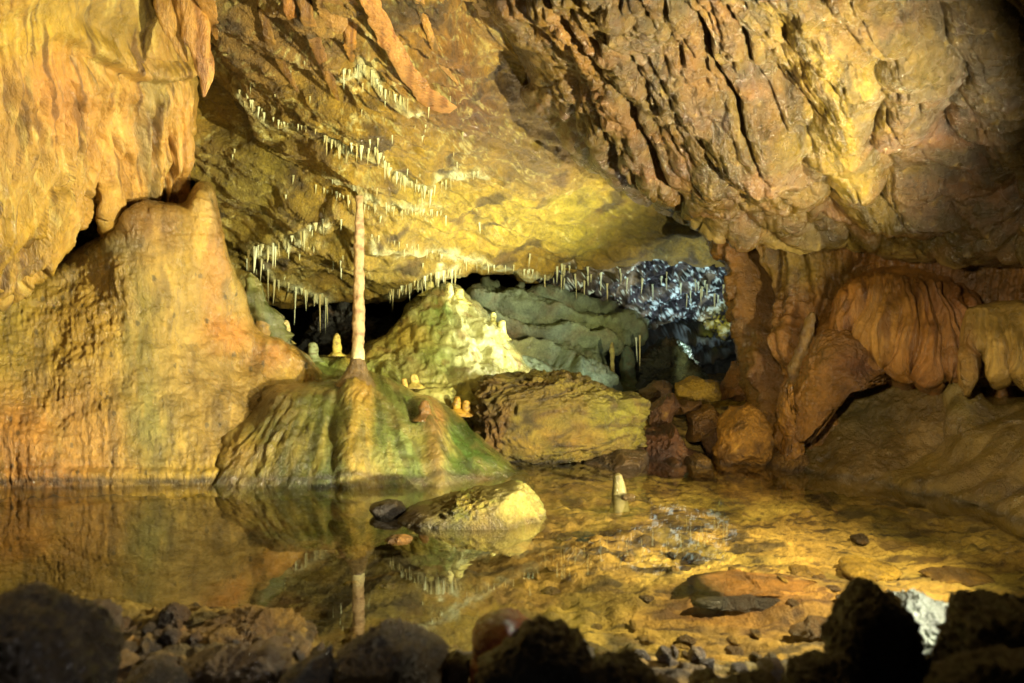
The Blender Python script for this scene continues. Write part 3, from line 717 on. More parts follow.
sp = dripstone('stalagmite', [(812,312,5.3,.008),(810,320,5.3,.03),(807,336,5.3,.035),(802,352,5.3,.04),(797,368,5.32,.045),(793,384,5.35,.04)], M['drape'], plain('8e6a38', '74502a', 14), 5, 20, 40, .3, .35)
tag(sp, 'leaning tan stalagmite against the right wall above the orange rock', 'stalagmite')

# ------------------------------------------------------------------ big boulder and rubble
big = boulder('boulder', [(468,448),(474,420),(474,398),(480,381),(500,374),(535,373),(568,374),(585,377),(600,386),(622,392),(640,395),(649,406),(640,420),(648,436),(638,446),(612,452),(580,458),(550,464),(510,466),(485,462)], 5.75, .42, M['rock'],
 zones('85702e', [(600, 405, 40, 25, '80702c', .6), (560, 440, 60, 14, 'a07a3c', .7), (490, 420, 14, 30, '6e4620', .8), (625, 420, 25, 20, '9c9244', .6), (540, 395, 40, 12, '6c5220', .6)], warp=8, ws=20,
   vein_or_shading=lambda c, px, py, P: over(over(c, '5e5a1c', ss(.1, .6, fbm(P*5+2, 5))*.4), '33200c', ss(.1, .6, ridged(np.stack([P[:, 0]*3+P[:, 2]*1.2, P[:, 1]*2, P[:, 2]*15-P[:, 0]*2.8], -1), 4))*.65)),
 41, 7, .5, 4, .84, .05, .035, 2.2, dispf=lambda px, py, P: 0.03*ridged(np.stack([P[:, 0]*3+P[:, 2]*1.2, P[:, 1]*2, P[:, 2]*13-P[:, 0]*2.4], -1), 4)+.012*fbm(P*20, 3), jit=2)
tag(big, 'big blocky golden brown boulder with olive patches behind the pool', 'boulder')
RUB = [
 ([(676,383),(698,379),(719,380),(721,400),(708,406),(690,401),(675,395)], 6.3, 'a8843a', 'pale flat topped rock on top of the dark rubble'),
 ([(670,401),(699,399),(700,411),(672,414)], 6.15, '7a5428', 'flat brown rock just under the pale topped rubble rock'),
 ([(687,416),(700,407),(714,404),(727,420),(708,441),(689,441)], 5.9, '8a6028', 'brown angular rock left of the large lit rubble rock'),
 ([(710,453),(716,432),(722,418),(736,406),(752,410),(768,418),(780,438),(772,460),(760,473),(712,472)], 5.5, 'b4803a', 'largest lit rubble rock with a ridge along its top'),
 ([(722,402),(728,378),(736,360),(754,357),(762,375),(761,394),(744,402)], 6.2, '8a5c2a', 'upright brown rock against the wall behind the rubble'),
 ([(622,476),(634,446),(650,432),(672,420),(686,446),(706,454),(712,478)], 5.75, '6e4422', 'wide dark red brown rock between boulder and rubble'),
 ([(644,414),(654,398),(669,393),(678,406),(668,428),(648,430)], 6.1, '744c28', 'dark brown rock at the right end of the big boulder'),
 ([(661,474),(664,462),(674,458),(683,464),(684,476)], 5.45, '7c5228', 'small round rock at the waterline left of the rubble'),
 ([(684,476),(688,456),(700,452),(710,460),(710,476)], 5.42, '84602c', 'small grey brown rock beside the largest rubble rock'),
 ([(762,478),(772,456),(792,442),(812,455),(808,480)], 5.3, '8a6430', 'low tan rock at the foot of the right wall'),
 ([(566,478),(580,462),(615,450),(645,448),(652,462),(628,478)], 5.5, '6a5236', 'low dark slab at the waterline under the big boulder'),
 ([(700,440),(712,426),(724,430),(722,452),(706,456)], 5.75, '6a4420', 'small dark rock wedged in the rubble middle'),
 ([(735,412),(758,400),(782,412),(792,428),(770,430),(745,420)], 5.9, 'a07238', 'slanting golden rock lying above the largest rubble rock'),
 ([(772,408),(790,396),(800,410),(796,430),(776,428)], 5.85, '93662e', 'rounded rock in the corner below the wall cleft'),
 ([(640,392),(655,380),(676,384),(672,400),(645,402)], 6.5, '6a4c28', 'rear brown rock behind the end of the boulder'),
]
for i, (poly, Y, h, lab) in enumerate(RUB):
    o = boulder('rubble_rock', poly, Y, .12+.0022*(max(p[0] for p in poly)-min(p[0] for p in poly)), M['rock'],
        zones(h, [], vein_or_shading=lambda c, px, py, P: over(over(c, 'c89c58', ss(.35, .8, ridged(P*6, 3))*.5), '4a2c12', ss(.1, .5, fbm(P*8+5, 4))*.5)), 50+i, 6, .9, 4, .8, .04, .03, 2.4, jit=2.5, sharp=True, crease=.34)
    tag(o, lab, 'rock', 'rubble rocks beside the boulder')

# ------------------------------------------------------------------ pool bed, shore and water (one sheet)
ny, nx = 620, 900
ty = np.linspace(0, 1, ny)
Yv = np.concatenate([np.linspace(.35, 1.7, 40), 1.7+(7.2-1.7)*np.linspace(0, 1, ny-60)**1.25, np.linspace(7.4, 12, 20)])
U = np.concatenate([np.linspace(-2.0, -.62, 40), np.linspace(-.6, .6, nx-80), np.linspace(.62, 2.0, 40)])
Ug, Yg = np.meshgrid(U, Yv); Xg = Ug*np.maximum(Yg, 1.6)
P0 = np.stack([Xg, Yg, 0*Xg], -1)
n1 = fbm(P0*1.1+3, 4)
dep = -.085-.07*ss(.4, -.9, Xg)+.05*n1
shore = 2.15+.5*ss(-.34, -.75, Xg)+.16*ss(-.9, -1.4, Xg)+.10*fbm(P0*2.2+9, 4)
z = dep+(.02-dep)*ss(shore+.45, shore-.1, Yg)+.10*ss(shore, shore-1.2, Yg)
z = z+ss(5.5, 6.6, Yg)*.3
kf = ss(2.2, 5.0, Yg)*0+1
rip = .014*ridged(np.stack([Xg*3.2, Yg*5.5, 0*Xg], -1), 4)+.010*ridged(np.stack([Xg*9, Yg*16, 0*Xg+2], -1), 3)
d1, d2 = worley(np.stack([Xg*11, Yg*17, 0*Xg], -1))
cob = .022*np.clip(.45-d1, 0, 1)*ss(-.1, .35, fbm(P0*2+30, 3))*3
z = z+rip+cob+.012*fbm(P0*14, 4)*ss(shore+.8, shore, Yg)
# raised spit of tan gravel in the left foreground and mud bank at the right
z = z+.02*np.exp(-(((Xg+.62)/.35)**2+((Yg-2.62)/.22)**2))
# undercut slab with a dark hollow in the shallow part
sx, sy = (750-512)/F*2.95, 2.95
z = z+.05*ss(-.03, .04, (Yg-2.93)+.12*(Xg-.6)+.02*n1)*np.exp(-(((Xg-.82)/.35)**2+((Yg-3.1)/.3)**2))
z = z+.10*ss(3.7, 4.7, Yg)*ss(-.3, -.8, Xg)
P1 = np.stack([Xg, Yg, z], -1)
bpx, bpy_ = proj(P1)
cb = np.ones(Xg.shape+(3,))*lin('a98650')
cb = over(cb, 'b8985c', ss(0, .5, fbm(P0*1.6+50, 4)))
cb = over(cb, '6e5e24', ss(0, .5, fbm(P0*2.1+70, 4))*.7)
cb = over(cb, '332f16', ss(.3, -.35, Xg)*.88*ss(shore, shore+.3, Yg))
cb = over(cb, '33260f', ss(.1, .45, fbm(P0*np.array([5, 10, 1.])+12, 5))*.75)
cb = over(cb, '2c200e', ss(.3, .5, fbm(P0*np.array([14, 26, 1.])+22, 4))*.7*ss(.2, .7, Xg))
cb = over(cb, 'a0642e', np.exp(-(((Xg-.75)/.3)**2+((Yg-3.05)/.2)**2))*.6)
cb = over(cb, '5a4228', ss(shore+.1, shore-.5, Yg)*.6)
cb = cb*(1+.25*fbm(P0*7, 4))[..., None]
ii = np.arange(Xg.size).reshape(Xg.shape)
ff = np.stack([ii[:-1, :-1], ii[:-1, 1:], ii[1:, 1:], ii[1:, :-1]], -1).reshape(-1, 4)
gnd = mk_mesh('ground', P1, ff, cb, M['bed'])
tag(gnd, 'golden silty pool bed and stony shore', kind='structure')
gb = BVHTree.FromPolygons(P1.reshape(-1, 3)[::1].tolist(), ff.tolist())
def ground_z(x, y):
    loc = gb.ray_cast(Vector((x, y, 3)), Vector((0, 0, -1)))[0]
    return loc.z if loc else 0.

me = bpy.data.meshes.new('water')
gx, gy = 40, 40
xs = np.linspace(-6, 6, gx); ys = np.linspace(1.0, 9, gy)
vv = [(float(x), float(y), 0.) for y in ys for x in xs]
me.from_pydata(vv, [], [(j*gx+i, j*gx+i+1, (j+1)*gx+i+1, (j+1)*gx+i) for j in range(gy-1) for i in range(gx-1)])
wat = bpy.data.objects.new('water', me); C.objects.link(wat); tag(wat, 'still clear pool water mirroring the mounds', kind='structure')
wm = bpy.data.materials.new('clear_still_water'); wm.use_nodes = True; nt = wm.node_tree; nt.nodes.clear()
out = nt.nodes.new('ShaderNodeOutputMaterial'); tr = nt.nodes.new('ShaderNodeBsdfTransparent'); gl = nt.nodes.new('ShaderNodeBsdfGlossy')
mx = nt.nodes.new('ShaderNodeMixShader'); fr = nt.nodes.new('ShaderNodeFresnel'); fr.inputs['IOR'].default_value = 1.36
tr.inputs['Color'].default_value = (.88, .86, .74, 1); gl.inputs['Roughness'].default_value = .0; gl.inputs['Color'].default_value = (1, 1, 1, 1)
tcw = nt.nodes.new('ShaderNodeTexCoord'); nw = nt.nodes.new('ShaderNodeTexNoise'); nw.inputs['Scale'].default_value = 2.2; nw.inputs['Detail'].default_value = 3
bw = nt.nodes.new('ShaderNodeBump'); bw.inputs['Strength'].default_value = .25; bw.inputs['Distance'].default_value = .003
nt.links.new(tcw.outputs['Object'], nw.inputs['Vector']); nt.links.new(nw.outputs[0], bw.inputs['Height'])
nt.links.new(bw.outputs[0], gl.inputs['Normal']); nt.links.new(bw.outputs[0], fr.inputs['Normal'])
geo = nt.nodes.new('ShaderNodeNewGeometry'); ri = nt.nodes.new('ShaderNodeMapRange')
ri.inputs[3].default_value = 1.34; ri.inputs[4].default_value = 1/1.34
nt.links.new(geo.outputs['Backfacing'], ri.inputs[0]); nt.links.new(ri.outputs[0], fr.inputs['IOR'])
nt.links.new(fr.outputs[0], mx.inputs[0]); nt.links.new(tr.outputs[0], mx.inputs[1]); nt.links.new(gl.outputs[0], mx.inputs[2]); nt.links.new(mx.outputs[0], out.inputs['Surface'])
me.materials.append(wm)

# ------------------------------------------------------------------ stones in the pool
isl = boulder('pool_rock', [(398,518),(415,508),(440,500),(470,492),(500,487),(522,484),(534,494),(546,514),(540,528),(500,545),(440,545),(408,530)], 3.95, .24, M['rock'],
 zones('907e48', [(410, 512, 22, 14, '6a4a1c', .9), (470, 500, 20, 10, 'a58a3c', .6), (520, 500, 20, 14, 'a89660', .8)], warp=5, ws=16,
   vein_or_shading=lambda c, px, py, P: over(c, '7c7c2c', ss(.2, .6, fbm(P*8+4, 4))*.6)), 71, 6, .6, 5, .85, .05, .03, 2.5, jit=1.2)
tag(isl, 'pale yellow wedge shaped rock rising from the middle of the pool', 'rock')
ir = boulder('pool_rock', [(370,508),(380,502),(396,501),(405,508),(398,518),(380,520)], 4.0, .08, M['dark'], plain('4a3a22', '33260f', 12), 72, 5, .7, 5, .85, .06, .03)
tag(ir, 'small dark rock beside the left tip of the yellow pool rock', 'rock')
ps = dripstone('stalagmite', [(618,473,4.45,.006),(618,475,4.45,.018),(618.5,481,4.45,.025),(619,488,4.45,.029),(619.5,496,4.45,.036),(620,520,4.45,.05)], M['white'], plain('7c6c44', '645634', 14), 6, 20, 30, .06, .06)
tag(ps, 'stubby pale stalagmite poking out of the pool', 'stalagmite')
pf = boulder('pool_pebble', [(622,496),(628,494),(634,495),(633,499),(623,500)], 4.38, .025, M['rock'], plain('8c6c38', '6a4c24', 12), 73, 4, .8, 3, .9, .05, .03)
tag(pf, 'small tan pebble at the foot of the stubby pool stalagmite', 'pebble')
wp = boulder('pool_pebble', [(384,540),(394,536),(408,536),(412,541),(400,545),(388,544)], 3.55, .05, M['rock'], plain('c89050', 'a97a44', 12), 75, 5, .7, 5, .85, .06, .03)
tag(wp, 'orange pebble breaking the water below the yellow pool rock', 'pebble')

def bed_stone(x, y, w, d, hgt, seed, h1, h2, lab, name='sunken_stone', grp=None, sub=5, mat='rock', lift=.0):
    """stone lying at picture point x, y (its base) of width w px, d metres deep, hgt metres high"""
    Y = CH*F/(y-HY) if y > HY+60 else 5.
    X = (x-512)/F*Y; gz = ground_z(X, Y)
    Y2 = (CH-gz)*F/(y-HY); X = (x-512)/F*Y2; gz = ground_z(X, Y2)
    hp = hgt/Y2*F; wy = HY+(CH-gz)/Y2*F
    rs = np.random.RandomState(seed); n = 9; th = np.sort(np.linspace(0, 2*np.pi, n, endpoint=False)+rs.rand(n)*.35)
    pl = [(x+w/2*np.cos(t)*(.8+.3*rs.rand()), wy-hp*.35-hp*.65*np.sin(t)*(.8+.3*rs.rand())) for t in th]
    o = boulder(name, pl, Y2, d, M[mat], plain(h1, h2, 9), seed, sub, .8, 4, .85, .05, .02, 2.4, jit=.8, crease=.3)
    return tag(o, lab, 'stone', grp)
bed_stone(582, 544, 30, .10, .02, 81, '3c3a34', '5a5a54', 'dark slate coloured stone under water below the pool stalagmite')
bed_stone(566, 540, 20, .07, .015, 82, '4a3216', '3a2a14', 'thin brown stone touching the dark sunken stone')
bed_stone(695, 566, 17, .06, .025, 84, '4c3a26', '6a6458', 'small lumpy brown stone in the middle of the shallows')
bed_stone(672, 556, 9, .04, .015, 85, '3c3020', '5a4c34', 'tiny dark stone left of the lumpy brown one')
bed_stone(860, 546, 20, .05, .03, 86, '4a3416', '6a4a1c', 'small dark stone standing off the right shore')
bed_stone(868, 566, 70, .14, .05, 87, 'a8843c', '7c602a', 'long flat tan slab in the shallow water at the right')
bed_stone(806, 570, 36, .07, .03, 88, '8c6a2c', '5c4218', 'flat golden stone left of the long tan slab')
bed_stone(955, 574, 80, .12, .03, 89, '8c6828', '6a4c1c', 'broad low brown slab under water near the right edge')
bed_stone(748, 612, 124, .05, .035, 90, '2c1c0c', '1c1208', 'long thin dark lens standing in for shade under the orange slab')  # dark body added as the shadow below the slab's undercut edge
bed_stone(748, 600, 150, .16, .022, 91, '9c6c30', '7c5424', 'orange slab lying over the long dark shade lens')
bed_stone(820, 632, 60, .08, .05, 96, '6a4a1e', '4a3214', 'brown stone at the foot of the black pointed rock')
rs = random.Random(5)
for i in range(46):
    x = rs.uniform(540, 850); y = rs.uniform(560, 668)
    if rs.random() < .25: x = rs.uniform(330, 540); y = rs.uniform(548, 600)
    bed_stone(x, y, rs.uniform(6, 22), rs.uniform(.015, .05), rs.uniform(.008, .02), 200+i, rs.choice(['5a3f1a', '8c6a2c', '6a4c20', 'a07c38']), '4a3214',
      'one of the small flat brown stones strewn over the shallow bed', 'sunken_pebble', 'small stones on the shallow bed', 4)

# ------------------------------------------------------------------ dark rocks on the near shore
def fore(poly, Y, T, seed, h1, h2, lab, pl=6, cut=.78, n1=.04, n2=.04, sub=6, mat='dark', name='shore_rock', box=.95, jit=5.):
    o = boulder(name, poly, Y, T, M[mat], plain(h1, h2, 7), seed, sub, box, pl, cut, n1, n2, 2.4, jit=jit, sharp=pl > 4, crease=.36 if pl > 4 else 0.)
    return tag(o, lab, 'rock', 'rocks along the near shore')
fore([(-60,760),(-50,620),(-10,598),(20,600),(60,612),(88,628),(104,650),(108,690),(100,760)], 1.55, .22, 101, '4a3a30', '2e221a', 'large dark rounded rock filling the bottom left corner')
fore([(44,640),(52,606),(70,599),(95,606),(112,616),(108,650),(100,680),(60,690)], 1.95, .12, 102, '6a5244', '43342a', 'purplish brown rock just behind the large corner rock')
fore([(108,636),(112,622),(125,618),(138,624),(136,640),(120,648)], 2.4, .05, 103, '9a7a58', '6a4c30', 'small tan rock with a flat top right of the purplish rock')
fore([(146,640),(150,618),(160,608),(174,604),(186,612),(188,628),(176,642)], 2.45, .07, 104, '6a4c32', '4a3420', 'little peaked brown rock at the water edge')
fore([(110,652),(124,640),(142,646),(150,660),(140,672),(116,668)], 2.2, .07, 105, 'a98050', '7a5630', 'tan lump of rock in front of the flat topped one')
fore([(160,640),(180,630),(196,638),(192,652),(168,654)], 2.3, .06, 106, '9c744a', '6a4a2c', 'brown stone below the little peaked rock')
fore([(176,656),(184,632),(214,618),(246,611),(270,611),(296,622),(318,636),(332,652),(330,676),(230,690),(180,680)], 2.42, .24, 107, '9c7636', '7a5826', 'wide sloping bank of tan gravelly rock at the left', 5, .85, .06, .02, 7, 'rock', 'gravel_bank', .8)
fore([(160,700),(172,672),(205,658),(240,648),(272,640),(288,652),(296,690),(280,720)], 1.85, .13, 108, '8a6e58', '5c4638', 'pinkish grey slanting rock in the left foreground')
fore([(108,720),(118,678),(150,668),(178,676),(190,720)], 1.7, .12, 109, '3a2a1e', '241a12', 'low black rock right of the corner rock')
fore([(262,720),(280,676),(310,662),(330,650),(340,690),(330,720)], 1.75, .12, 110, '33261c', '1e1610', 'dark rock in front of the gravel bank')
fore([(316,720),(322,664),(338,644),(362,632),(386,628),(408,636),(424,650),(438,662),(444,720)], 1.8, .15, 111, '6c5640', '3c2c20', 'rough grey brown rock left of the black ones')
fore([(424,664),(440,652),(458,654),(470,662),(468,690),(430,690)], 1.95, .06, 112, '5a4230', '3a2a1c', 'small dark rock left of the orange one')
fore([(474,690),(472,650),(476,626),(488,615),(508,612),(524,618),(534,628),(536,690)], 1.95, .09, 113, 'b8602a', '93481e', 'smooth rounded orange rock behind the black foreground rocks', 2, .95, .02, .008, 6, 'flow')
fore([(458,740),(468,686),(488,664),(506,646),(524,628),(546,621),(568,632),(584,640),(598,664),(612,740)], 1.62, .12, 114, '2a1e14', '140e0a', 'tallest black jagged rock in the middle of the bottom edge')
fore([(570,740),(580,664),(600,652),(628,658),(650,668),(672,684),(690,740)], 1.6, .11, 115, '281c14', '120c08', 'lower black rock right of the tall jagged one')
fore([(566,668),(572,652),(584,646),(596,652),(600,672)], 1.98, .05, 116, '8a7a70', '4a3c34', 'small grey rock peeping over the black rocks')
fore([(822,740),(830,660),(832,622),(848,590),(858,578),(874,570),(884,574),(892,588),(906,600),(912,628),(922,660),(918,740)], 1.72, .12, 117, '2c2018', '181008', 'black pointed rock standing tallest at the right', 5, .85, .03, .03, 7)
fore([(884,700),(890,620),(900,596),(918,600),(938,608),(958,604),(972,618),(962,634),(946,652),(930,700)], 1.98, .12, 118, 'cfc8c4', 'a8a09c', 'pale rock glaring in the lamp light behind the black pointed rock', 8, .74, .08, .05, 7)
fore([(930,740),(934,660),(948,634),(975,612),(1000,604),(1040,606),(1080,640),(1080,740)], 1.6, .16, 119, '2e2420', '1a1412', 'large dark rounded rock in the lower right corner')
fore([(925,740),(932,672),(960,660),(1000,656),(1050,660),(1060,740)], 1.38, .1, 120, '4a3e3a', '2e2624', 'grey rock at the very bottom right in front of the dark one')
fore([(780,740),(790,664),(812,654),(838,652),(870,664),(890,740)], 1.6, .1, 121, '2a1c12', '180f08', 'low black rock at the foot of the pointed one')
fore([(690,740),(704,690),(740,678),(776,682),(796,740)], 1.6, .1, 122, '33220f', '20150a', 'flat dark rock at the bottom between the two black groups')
fore([(398,632),(408,626),(420,628),(424,634),(414,638),(402,637)], 2.35, .03, 123, 'd8cabc', 'b0967c', 'tiny pinkish white pebble at the water edge', 3, .9, .04, .02, 4, 'white')
rs = random.Random(19)
for i in range(22):
    x = rs.uniform(112, 466) if i < 17 else rs.uniform(640, 830)
    y = rs.uniform(648, 690) if i < 17 else rs.uniform(668, 690); w_ = rs.uniform(22, 46); h_ = w_*rs.uniform(.5, .8); Yr = .70*F/(y+h_*.3-HY)*1.03
    pl_ = [(x+w_/2*math.cos(a)*rs.uniform(.8, 1.15), y-h_/2*math.sin(a)*rs.uniform(.8, 1.2)) for a in [k*math.pi/4+rs.uniform(-.25, .25) for k in range(8)]]
    o = boulder('shore_rock', pl_, Yr, .05, M['dark'], plain(rs.choice(['6a4c34', '7c5c3e', '4a3526', '8a6a4a']), '33241a', 9), 400+i, 5, .9, 5, .8, .04, .03, 2.4, jit=3, sharp=True, crease=.34)
    tag(o, 'one of the fist sized angular brown rocks heaped along the near shore', 'rock', 'fist sized rocks on the near shore')
rs = random.Random(9)
for i in range(60):
    x = rs.uniform(108, 470); y = rs.uniform(628, 676)
    if i > 42: x = rs.uniform(600, 830); y = rs.uniform(655, 680)
    bed_stone(x, y, rs.uniform(8, 22), rs.uniform(.015, .035), rs.uniform(.015, .04), 300+i, rs.choice(['6a4c30', '8a6a44', '4a3422', '9a7a50']), '3a2818',
      'one of the small brown stones scattered along the near shore', 'shore_pebble', 'small stones on the near shore', 4)

# ------------------------------------------------------------------ stalactites: hanging curtains at the top
def hang(name, pts, h1, h2, lab, cat='stalactite', seed=0, mat='drape', rough=.25, lump=.15, seg=28, rings=90, flat=.6, group=None, off=.0):
    P = []
    for (x, y, Y, wpx) in pts:
        if x > 210:
            h_ = hit(ceiling, x, y)
            if h_ is not None: Y = h_.y-px2m(wpx, Y)*.3-off
        P.append((x, y, Y, px2m(wpx, Y)/2))
    for k_ in range(1, len(P)): P[k_] = (P[k_][0], P[k_][1], max(P[k_][2], P[k_-1][2]-.02), P[k_][3])
    def cf(px, py, V):
        c = np.ones(V.shape[:-1]+(3,))*lin(h1)
        c = over(c, h2, ss(-.1, .5, fbm(np.stack([px/5., py/45., V[..., 1]], -1)+seed, 3)))
        return c*(1+.2*fbm(V*25, 3))[..., None]
    o = dripstone(name, P, M[mat], cf, seed, seg, rings, rough, lump, flat=flat)
    return tag(o, lab, cat, group)
hang('stalactite', [(352,-30,4.0,16),(372,5,4.05,20),(388,40,4.2,22),(406,70,4.35,22),(424,92,4.5,26),(440,106,4.6,34),(446,113,4.62,10)], 'cc9460', '9a6438', 'long thick orange stalactite slanting down to the right from the top', seed=11, flat=.7, rough=.25, lump=.06, off=.07)
hang('stalactite', [(160,-30,4.4,30),(168,10,4.4,28),(174,30,4.42,20),(182,52,4.45,12),(186,62,4.45,3)], 'c99a5c', 'a07040', 'leftmost broad curtain stalactite hanging beside the folded flowstone', seed=12, flat=.4)
hang('stalactite', [(184,-30,4.35,30),(190,10,4.38,30),(196,36,4.4,28),(203,62,4.42,22),(206,80,4.43,14),(204,97,4.43,3)], 'cd9a60', 'a3713c', 'longest pinkish curtain stalactite at the top left with a curled tip', seed=13, flat=.4)
hang('stalactite', [(200,-30,4.3,24),(206,0,4.3,18),(212,22,4.32,12),(217,40,4.32,3)], 'bd8c54', '8f6438', 'short dark curtain stalactite right of the longest pink one', seed=14, flat=.5)
hang('stalactite', [(282,-30,4.1,16),(288,0,4.1,14),(292,18,4.12,12),(295,32,4.12,3)], 'b07a42', '7a5228', 'stubby brown stalactite left of the pair at the top', seed=15)
hang('stalactite', [(325,-30,4.0,26),(330,0,4.02,28),(334,16,4.05,28),(336,28,4.05,20),(338,34,4.05,5)], 'a8804c', '86603a', 'broad blunt stalactite at the top left of the slanting one', seed=16)
hang('stalactite', [(350,0,4.1,16),(350,22,4.15,15),(350,45,4.2,12),(352,62,4.22,4)], 'b2803e', '8a5c2a', 'narrow golden stalactite under the broad blunt one', seed=17)
hang('stalactite', [(414,-20,4.1,10),(424,18,4.15,9),(434,45,4.25,8),(444,68,4.3,7),(460,86,4.38,3)], 'b98a4c', '7c6038', 'thin slanting stalactite right of the long orange one', seed=18, off=.03)
hang('stalactite', [(470,-20,3.9,12),(480,4,3.9,16),(484,14,3.9,10),(486,29,3.9,2)], 'c9a070', 'a3764a', 'small pink pointed stalactite beside the roof mass', seed=19)
hang('stalactite', [(300,-10,4.15,12),(308,20,4.2,14),(318,50,4.35,12),(330,80,4.5,10),(338,100,4.6,3)], '9c7236', '7a5428', 'long brown rib hanging left of the golden stalactite', seed=20, off=.02)
hang('stalactite', [(262,10,4.4,9),(270,40,4.45,10),(284,68,4.6,9),(298,92,4.7,3)], '94703a', '735228', 'dull brown rib left of the longer brown rib', seed=21, off=.02)

# small stalactites: one row after another, each its own object
def stal_mesh(seed):
    rs = np.random.RandomState(seed); rings, seg = 12, 8
    t = np.linspace(0, 1, rings); r = .5*(1-t**1.3)*(1+.22*np.sin(t*9+seed))+.06; r[0] = .66; r[1] = .58; r[-1] = .03
    a = np.linspace(0, 2*np.pi, seg, endpoint=False)
    cx = .15*np.cumsum(rs.normal(size=rings))*.25; V = []
    for k in range(rings):
        for b in a: V.append((cx[k]+r[k]*np.cos(b)*(1+.1*rs.normal()), r[k]*np.sin(b), -t[k]))
    i = np.arange(rings*seg).reshape(rings, seg)
    f = np.stack([i[:-1], i[1:], np.roll(i[1:], -1, 1), np.roll(i[:-1], -1, 1)], -1).reshape(-1, 4)
    V = np.array(V)
    col = np.ones((len(V), 3))*lin(['dcd4bc', 'd2c4a4', 'e2dccc', 'cdb890', 'c8bca0'][seed % 5])
    o = mk_mesh('small_stalactite', V, f, col, M['white'])
    me = o.data; bpy.data.objects.remove(o); return me
SM = [stal_mesh(k) for k in range(10)]
rs = random.Random(3)
def add_small(loc, length, thick, label, group):
    o = bpy.data.objects.new('small_stalactite', SM[rs.randrange(10)]); C.objects.link(o)
    o.location = loc; o.scale = (thick, thick, length); o.rotation_euler = (rs.uniform(-.05, .05), rs.uniform(-.08, .08), rs.uniform(0, 6))
    return tag(o, label, 'stalactite', group)
for pts, n, (l0, l1), th, where in FRINGES:
    n = int(n*1.75); th = th*.7
    seg = [math.dist(a, b) for a, b in zip(pts[:-1], pts[1:])]; tot = sum(seg)
    for k in range(n):
        s = min(max((k+rs.uniform(-.9, 1.9))/n, .001), .999)*tot; j = 0
        while j < len(seg)-1 and s > seg[j]: s -= seg[j]; j += 1
        t = s/seg[j]; x = pts[j][0]+(pts[j+1][0]-pts[j][0])*t; y = pts[j][1]+(pts[j+1][1]-pts[j][1])*t+rs.uniform(-2, 2)
        p = hit(ceiling, x, y)
        if p is None: continue
        L = l0*.5+(l1*1.15-l0*.5)*rs.random()**1.8; m = p.y/F
        add_small((p.x, p.y-.01, p.z+.012), L*m+.012, th*m*rs.uniform(.5, 1.9), 'small pale stalactite '+where, 'stalactites '+where)
for k in range(46):          # thin straws in front of the crystal rock and ceiling rear
    x = rs.uniform(505, 735); y = 262+.12*(x-505)+rs.uniform(-8, 12)
    p = hit(cry, x, y) or hit(ceiling, x, y-8)
    if p is None: continue
    m = p.y/F
    add_small((p.x, p.y-.03, p.z+.02), rs.uniform(8, 20)*m, rs.uniform(1.2, 2.2)*m, 'thin pale straw stalactite hanging at the rear by the crystal rock', 'straw stalactites at the rear')
for k in range(62):          # loose single ones over the left ceiling
    x = rs.uniform(225, 480); y = rs.uniform(60, 280)
    p = hit(ceiling, x, y)
    if p is None: continue
    m = p.y/F
    add_small((p.x, p.y-.005, p.z+.01), rs.uniform(3, 13)*m, rs.uniform(1.0, 2.0)*m, 'tiny pale stalactite scattered over the yellow ceiling', 'tiny stalactites over the ceiling')

# small stalagmites
def stalag(x, y0, y1, Y, w, h1, h2, lab, seed, base=1.5, name='stalagmite', mat='white'):
    r = px2m(w, Y)/2
    H = y1-y0
    o = dripstone(name, [(x, y0, Y, r*.15), (x, y0+H*.05, Y, r*.6), (x, y0+H*.15, Y, r*.85), (x, y0+H*.5, Y, r), (x, y0+H*.85, Y, r*1.08), (x, y1, Y, r*base), (x, y1+4, Y, r*base*1.6)], M[mat], zones(h1, [], vein_or_shading=lambda c, px, py, P: over(c, '6a5230', ss(0, .5, fbm(P*np.array([30, 30, 60.])+seed, 3))*.6)), seed, 20, 50, .4, .32)
    return tag(o, lab, 'stalagmite')
stalag(337, 333, 352, 6.25, 7, 'd6bc74', 'b09048', 'small yellow stalagmite left of the column foot', 31)
stalag(313, 342, 358, 6.2, 9, 'a8aa90', '8a8c70', 'stubby grey stalagmite left of the yellow one', 32)
stalag(286, 320, 340, 6.1, 7, 'cdb684', 'a98c58', 'thin cream stalagmite near the green knobs', 33)
stalag(449, 283, 304, 6.78, 8, 'e0cfa0', 'bfa878', 'upright cream stalagmite crowning the pale cone', 34)
stalag(430, 281, 292, 6.9, 9, 'd0c08c', 'a89a68', 'low stalagmite left of the one crowning the cone', 35)
stalag(459, 288, 300, 6.8, 9, 'd8c890', 'b0a070', 'low stalagmite right of the one crowning the cone', 36)
stalag(502, 320, 336, 6.7, 8, 'cfc490', 'a8a070', 'single stalagmite on the right flank of the cone', 37)
stalag(493, 312, 322, 6.75, 6, 'cfc490', 'a8a070', 'smallest stalagmite on the upper right flank of the cone', 47)
stalag(404, 378, 396, 5.7, 7, 'd8b070', 'b88a48', 'tan stalagmite between the green mound and the cone', 38)
stalag(414, 374, 384, 5.78, 8, 'd4b878', 'b09458', 'low cream nub right behind the tan stalagmite', 39)
stalag(457, 396, 410, 5.62, 9, 'c89a4c', 'a07434', 'golden stalagmite at the left of the golden pair by the boulder', 40)
stalag(466, 400, 412, 5.6, 8, 'c0944c', 'a07434', 'golden stalagmite at the right of the golden pair by the boulder', 46)
stalag(262, 312, 340, 5.75, 16, 'b08c50', '8a9050', 'thick tan stalagmite stub at the edge of the left mound', 41, mat='flow')
stalag(272, 318, 345, 5.8, 12, 'a88a4c', '84753a', 'greenish stub beside the thick tan one', 42, mat='flow')
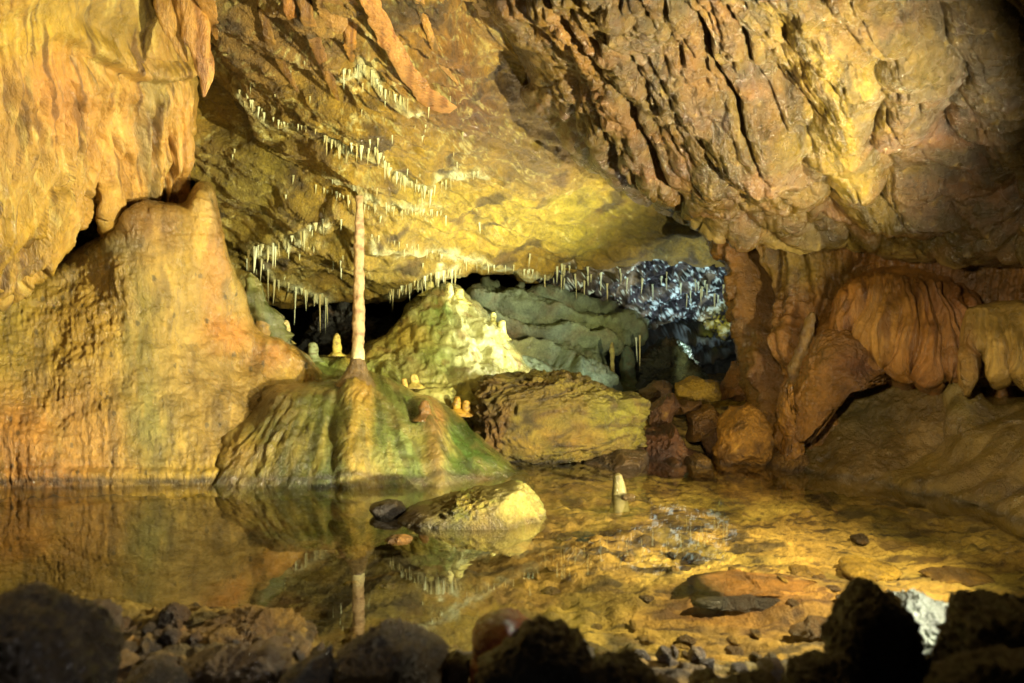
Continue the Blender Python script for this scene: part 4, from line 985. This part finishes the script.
stalag(425, 400, 416, 5.12, 12, '9a7040', '7a6a34', 'small knob on the right shoulder of the green mound', 43, mat='flow')
stalag(612, 342, 386, 7.2, 5, '9c8a50', '7c6c3c', 'slim upright pillar at the mouth of the dark gap', 44, mat='rock')
stalag(627, 345, 386, 7.6, 16, '5c6450', '484c3c', 'stocky grey green pillar behind the slim one', 45, mat='rock')
gk = dripstone('green_stalagmite', [(250,272,5.75,.01),(251,278,5.75,.05),(254,290,5.75,.075),(258,305,5.75,.085),(264,318,5.78,.09),(272,332,5.8,.10),(278,344,5.8,.12)], M['flow'],
  zones('747044', [(262, 310, 12, 20, '626a40', .8), (255, 280, 8, 10, '8c8450', .7)], warp=4, ws=12), 45, 24, 80, .6, .5)
tag(gk, 'knobbly green leaning stalagmite behind the pink spur', 'stalagmite')
for x, y0, y1, Y, lab in [(640, 342, 372, 7.5, 'longer of two straws in the dark gap'), (636, 344, 362, 7.55, 'shorter of two straws in the dark gap')]:
    p = W(x, y0, Y); m = Y/F
    o = add_small(tuple(p+np.array([0, 0, .05])), (y1-y0)*m+.05, 1.7*m, lab, None)

# ------------------------------------------------------------------ light: the show cave's hidden flood lamps, plus added unseen fill spots
def spot(name, loc, tgt, power, color, angle=120, blend=.6, size=.03):
    l = bpy.data.lights.new(name, 'SPOT'); l.energy = power; l.color = color
    l.spot_size = math.radians(angle); l.spot_blend = blend; l.shadow_soft_size = size
    o = bpy.data.objects.new(name, l); C.objects.link(o); o.location = loc
    o.rotation_euler = (Vector(tgt)-Vector(loc)).to_track_quat('-Z', 'Y').to_euler()
    return o
def at(px, py, Y): return tuple(float(v) for v in W(px, py, Y))
warm = (1.0, .86, .56)
spot('flood_or_fill_spot', (1.72, 2.35, .34), at(380, 120, 5.0), 1750, warm, 90, .7, .02)
spot('flood_or_fill_spot', at(985, 568, 1.86), at(925, 625, 2.05), 7, (1., .93, .85), 120, .5, .02)
spot('flood_or_fill_spot', (1.62, 2.75, .95), at(500, 560, 3.6), 500, warm, 108, .5, .03)
spot('flood_or_fill_spot', at(640, 372, 6.2), at(500, 190, 6.3), 280, (1., .85, .6), 120, 1., .04)
spot('flood_or_fill_spot', at(640, 374, 6.15), at(450, 340, 6.6), 95, (1., .93, .78), 90, .6, .03)
spot('flood_or_fill_spot', at(712, 362, 7.5), at(690, 285, 8.2), 55, (.72, .84, 1.), 120, .6, .03)
spot('flood_or_fill_spot', at(600, 372, 6.6), at(550, 320, 7.5), 9, (.75, .86, 1.), 120, .6, .03)
spot('flood_or_fill_spot', (-.35, 2.6, .2), at(330, 150, 5.0), 150, warm, 74, .9, .04)  # added unseen frontal spot to brighten the upper left ceiling
spot('flood_or_fill_spot', (-.3, .4, 1.2), (-1.0, 3.5, .2), 10, (1., .9, .75), 110, .9, .1)  # added unseen fill from the camera side
spot('flood_or_fill_spot', (.1, 2.3, 1.35), (-1.0, 1.8, .1), 22, (1., .88, .78), 62, .8, .03)  # added unseen fill over the left shore rocks
spot('flood_or_fill_spot', (.45, 2.0, 1.0), at(890, 450, 5.0), 360, warm, 64, .9, .05)  # added unseen fill for the dim right wall and slope

wd = bpy.data.worlds.new('World'); bpy.context.scene.world = wd; wd.use_nodes = True
wd.node_tree.nodes['Background'].inputs[0].default_value = (1., .8, .55, 1); wd.node_tree.nodes['Background'].inputs[1].default_value = .02

# ------------------------------------------------------------------ camera and render settings
cam = bpy.data.cameras.new('Camera'); co = bpy.data.objects.new('Camera', cam); C.objects.link(co)
co.location = (0, 0, CH); co.rotation_euler = (math.radians(90), 0, 0)
cam.sensor_width = 36; cam.lens = F/1024*36
cam.shift_y = -(341.5-HY)/1024
cam.clip_end = 100; cam.clip_start = .05
cam.dof.use_dof = True; cam.dof.focus_distance = 5.0; cam.dof.aperture_fstop = 3.2
sc = bpy.context.scene; sc.camera = co
sc.render.engine = 'CYCLES'
sc.view_settings.view_transform = 'Standard'; sc.view_settings.look = 'None'; sc.view_settings.exposure = 0; sc.view_settings.gamma = 1
cy = sc.cycles; cy.use_denoising = True; cy.max_bounces = 8; cy.diffuse_bounces = 4; cy.glossy_bounces = 3; cy.transparent_max_bounces = 8
cy.sample_clamp_indirect = 8; cy.caustics_reflective = False
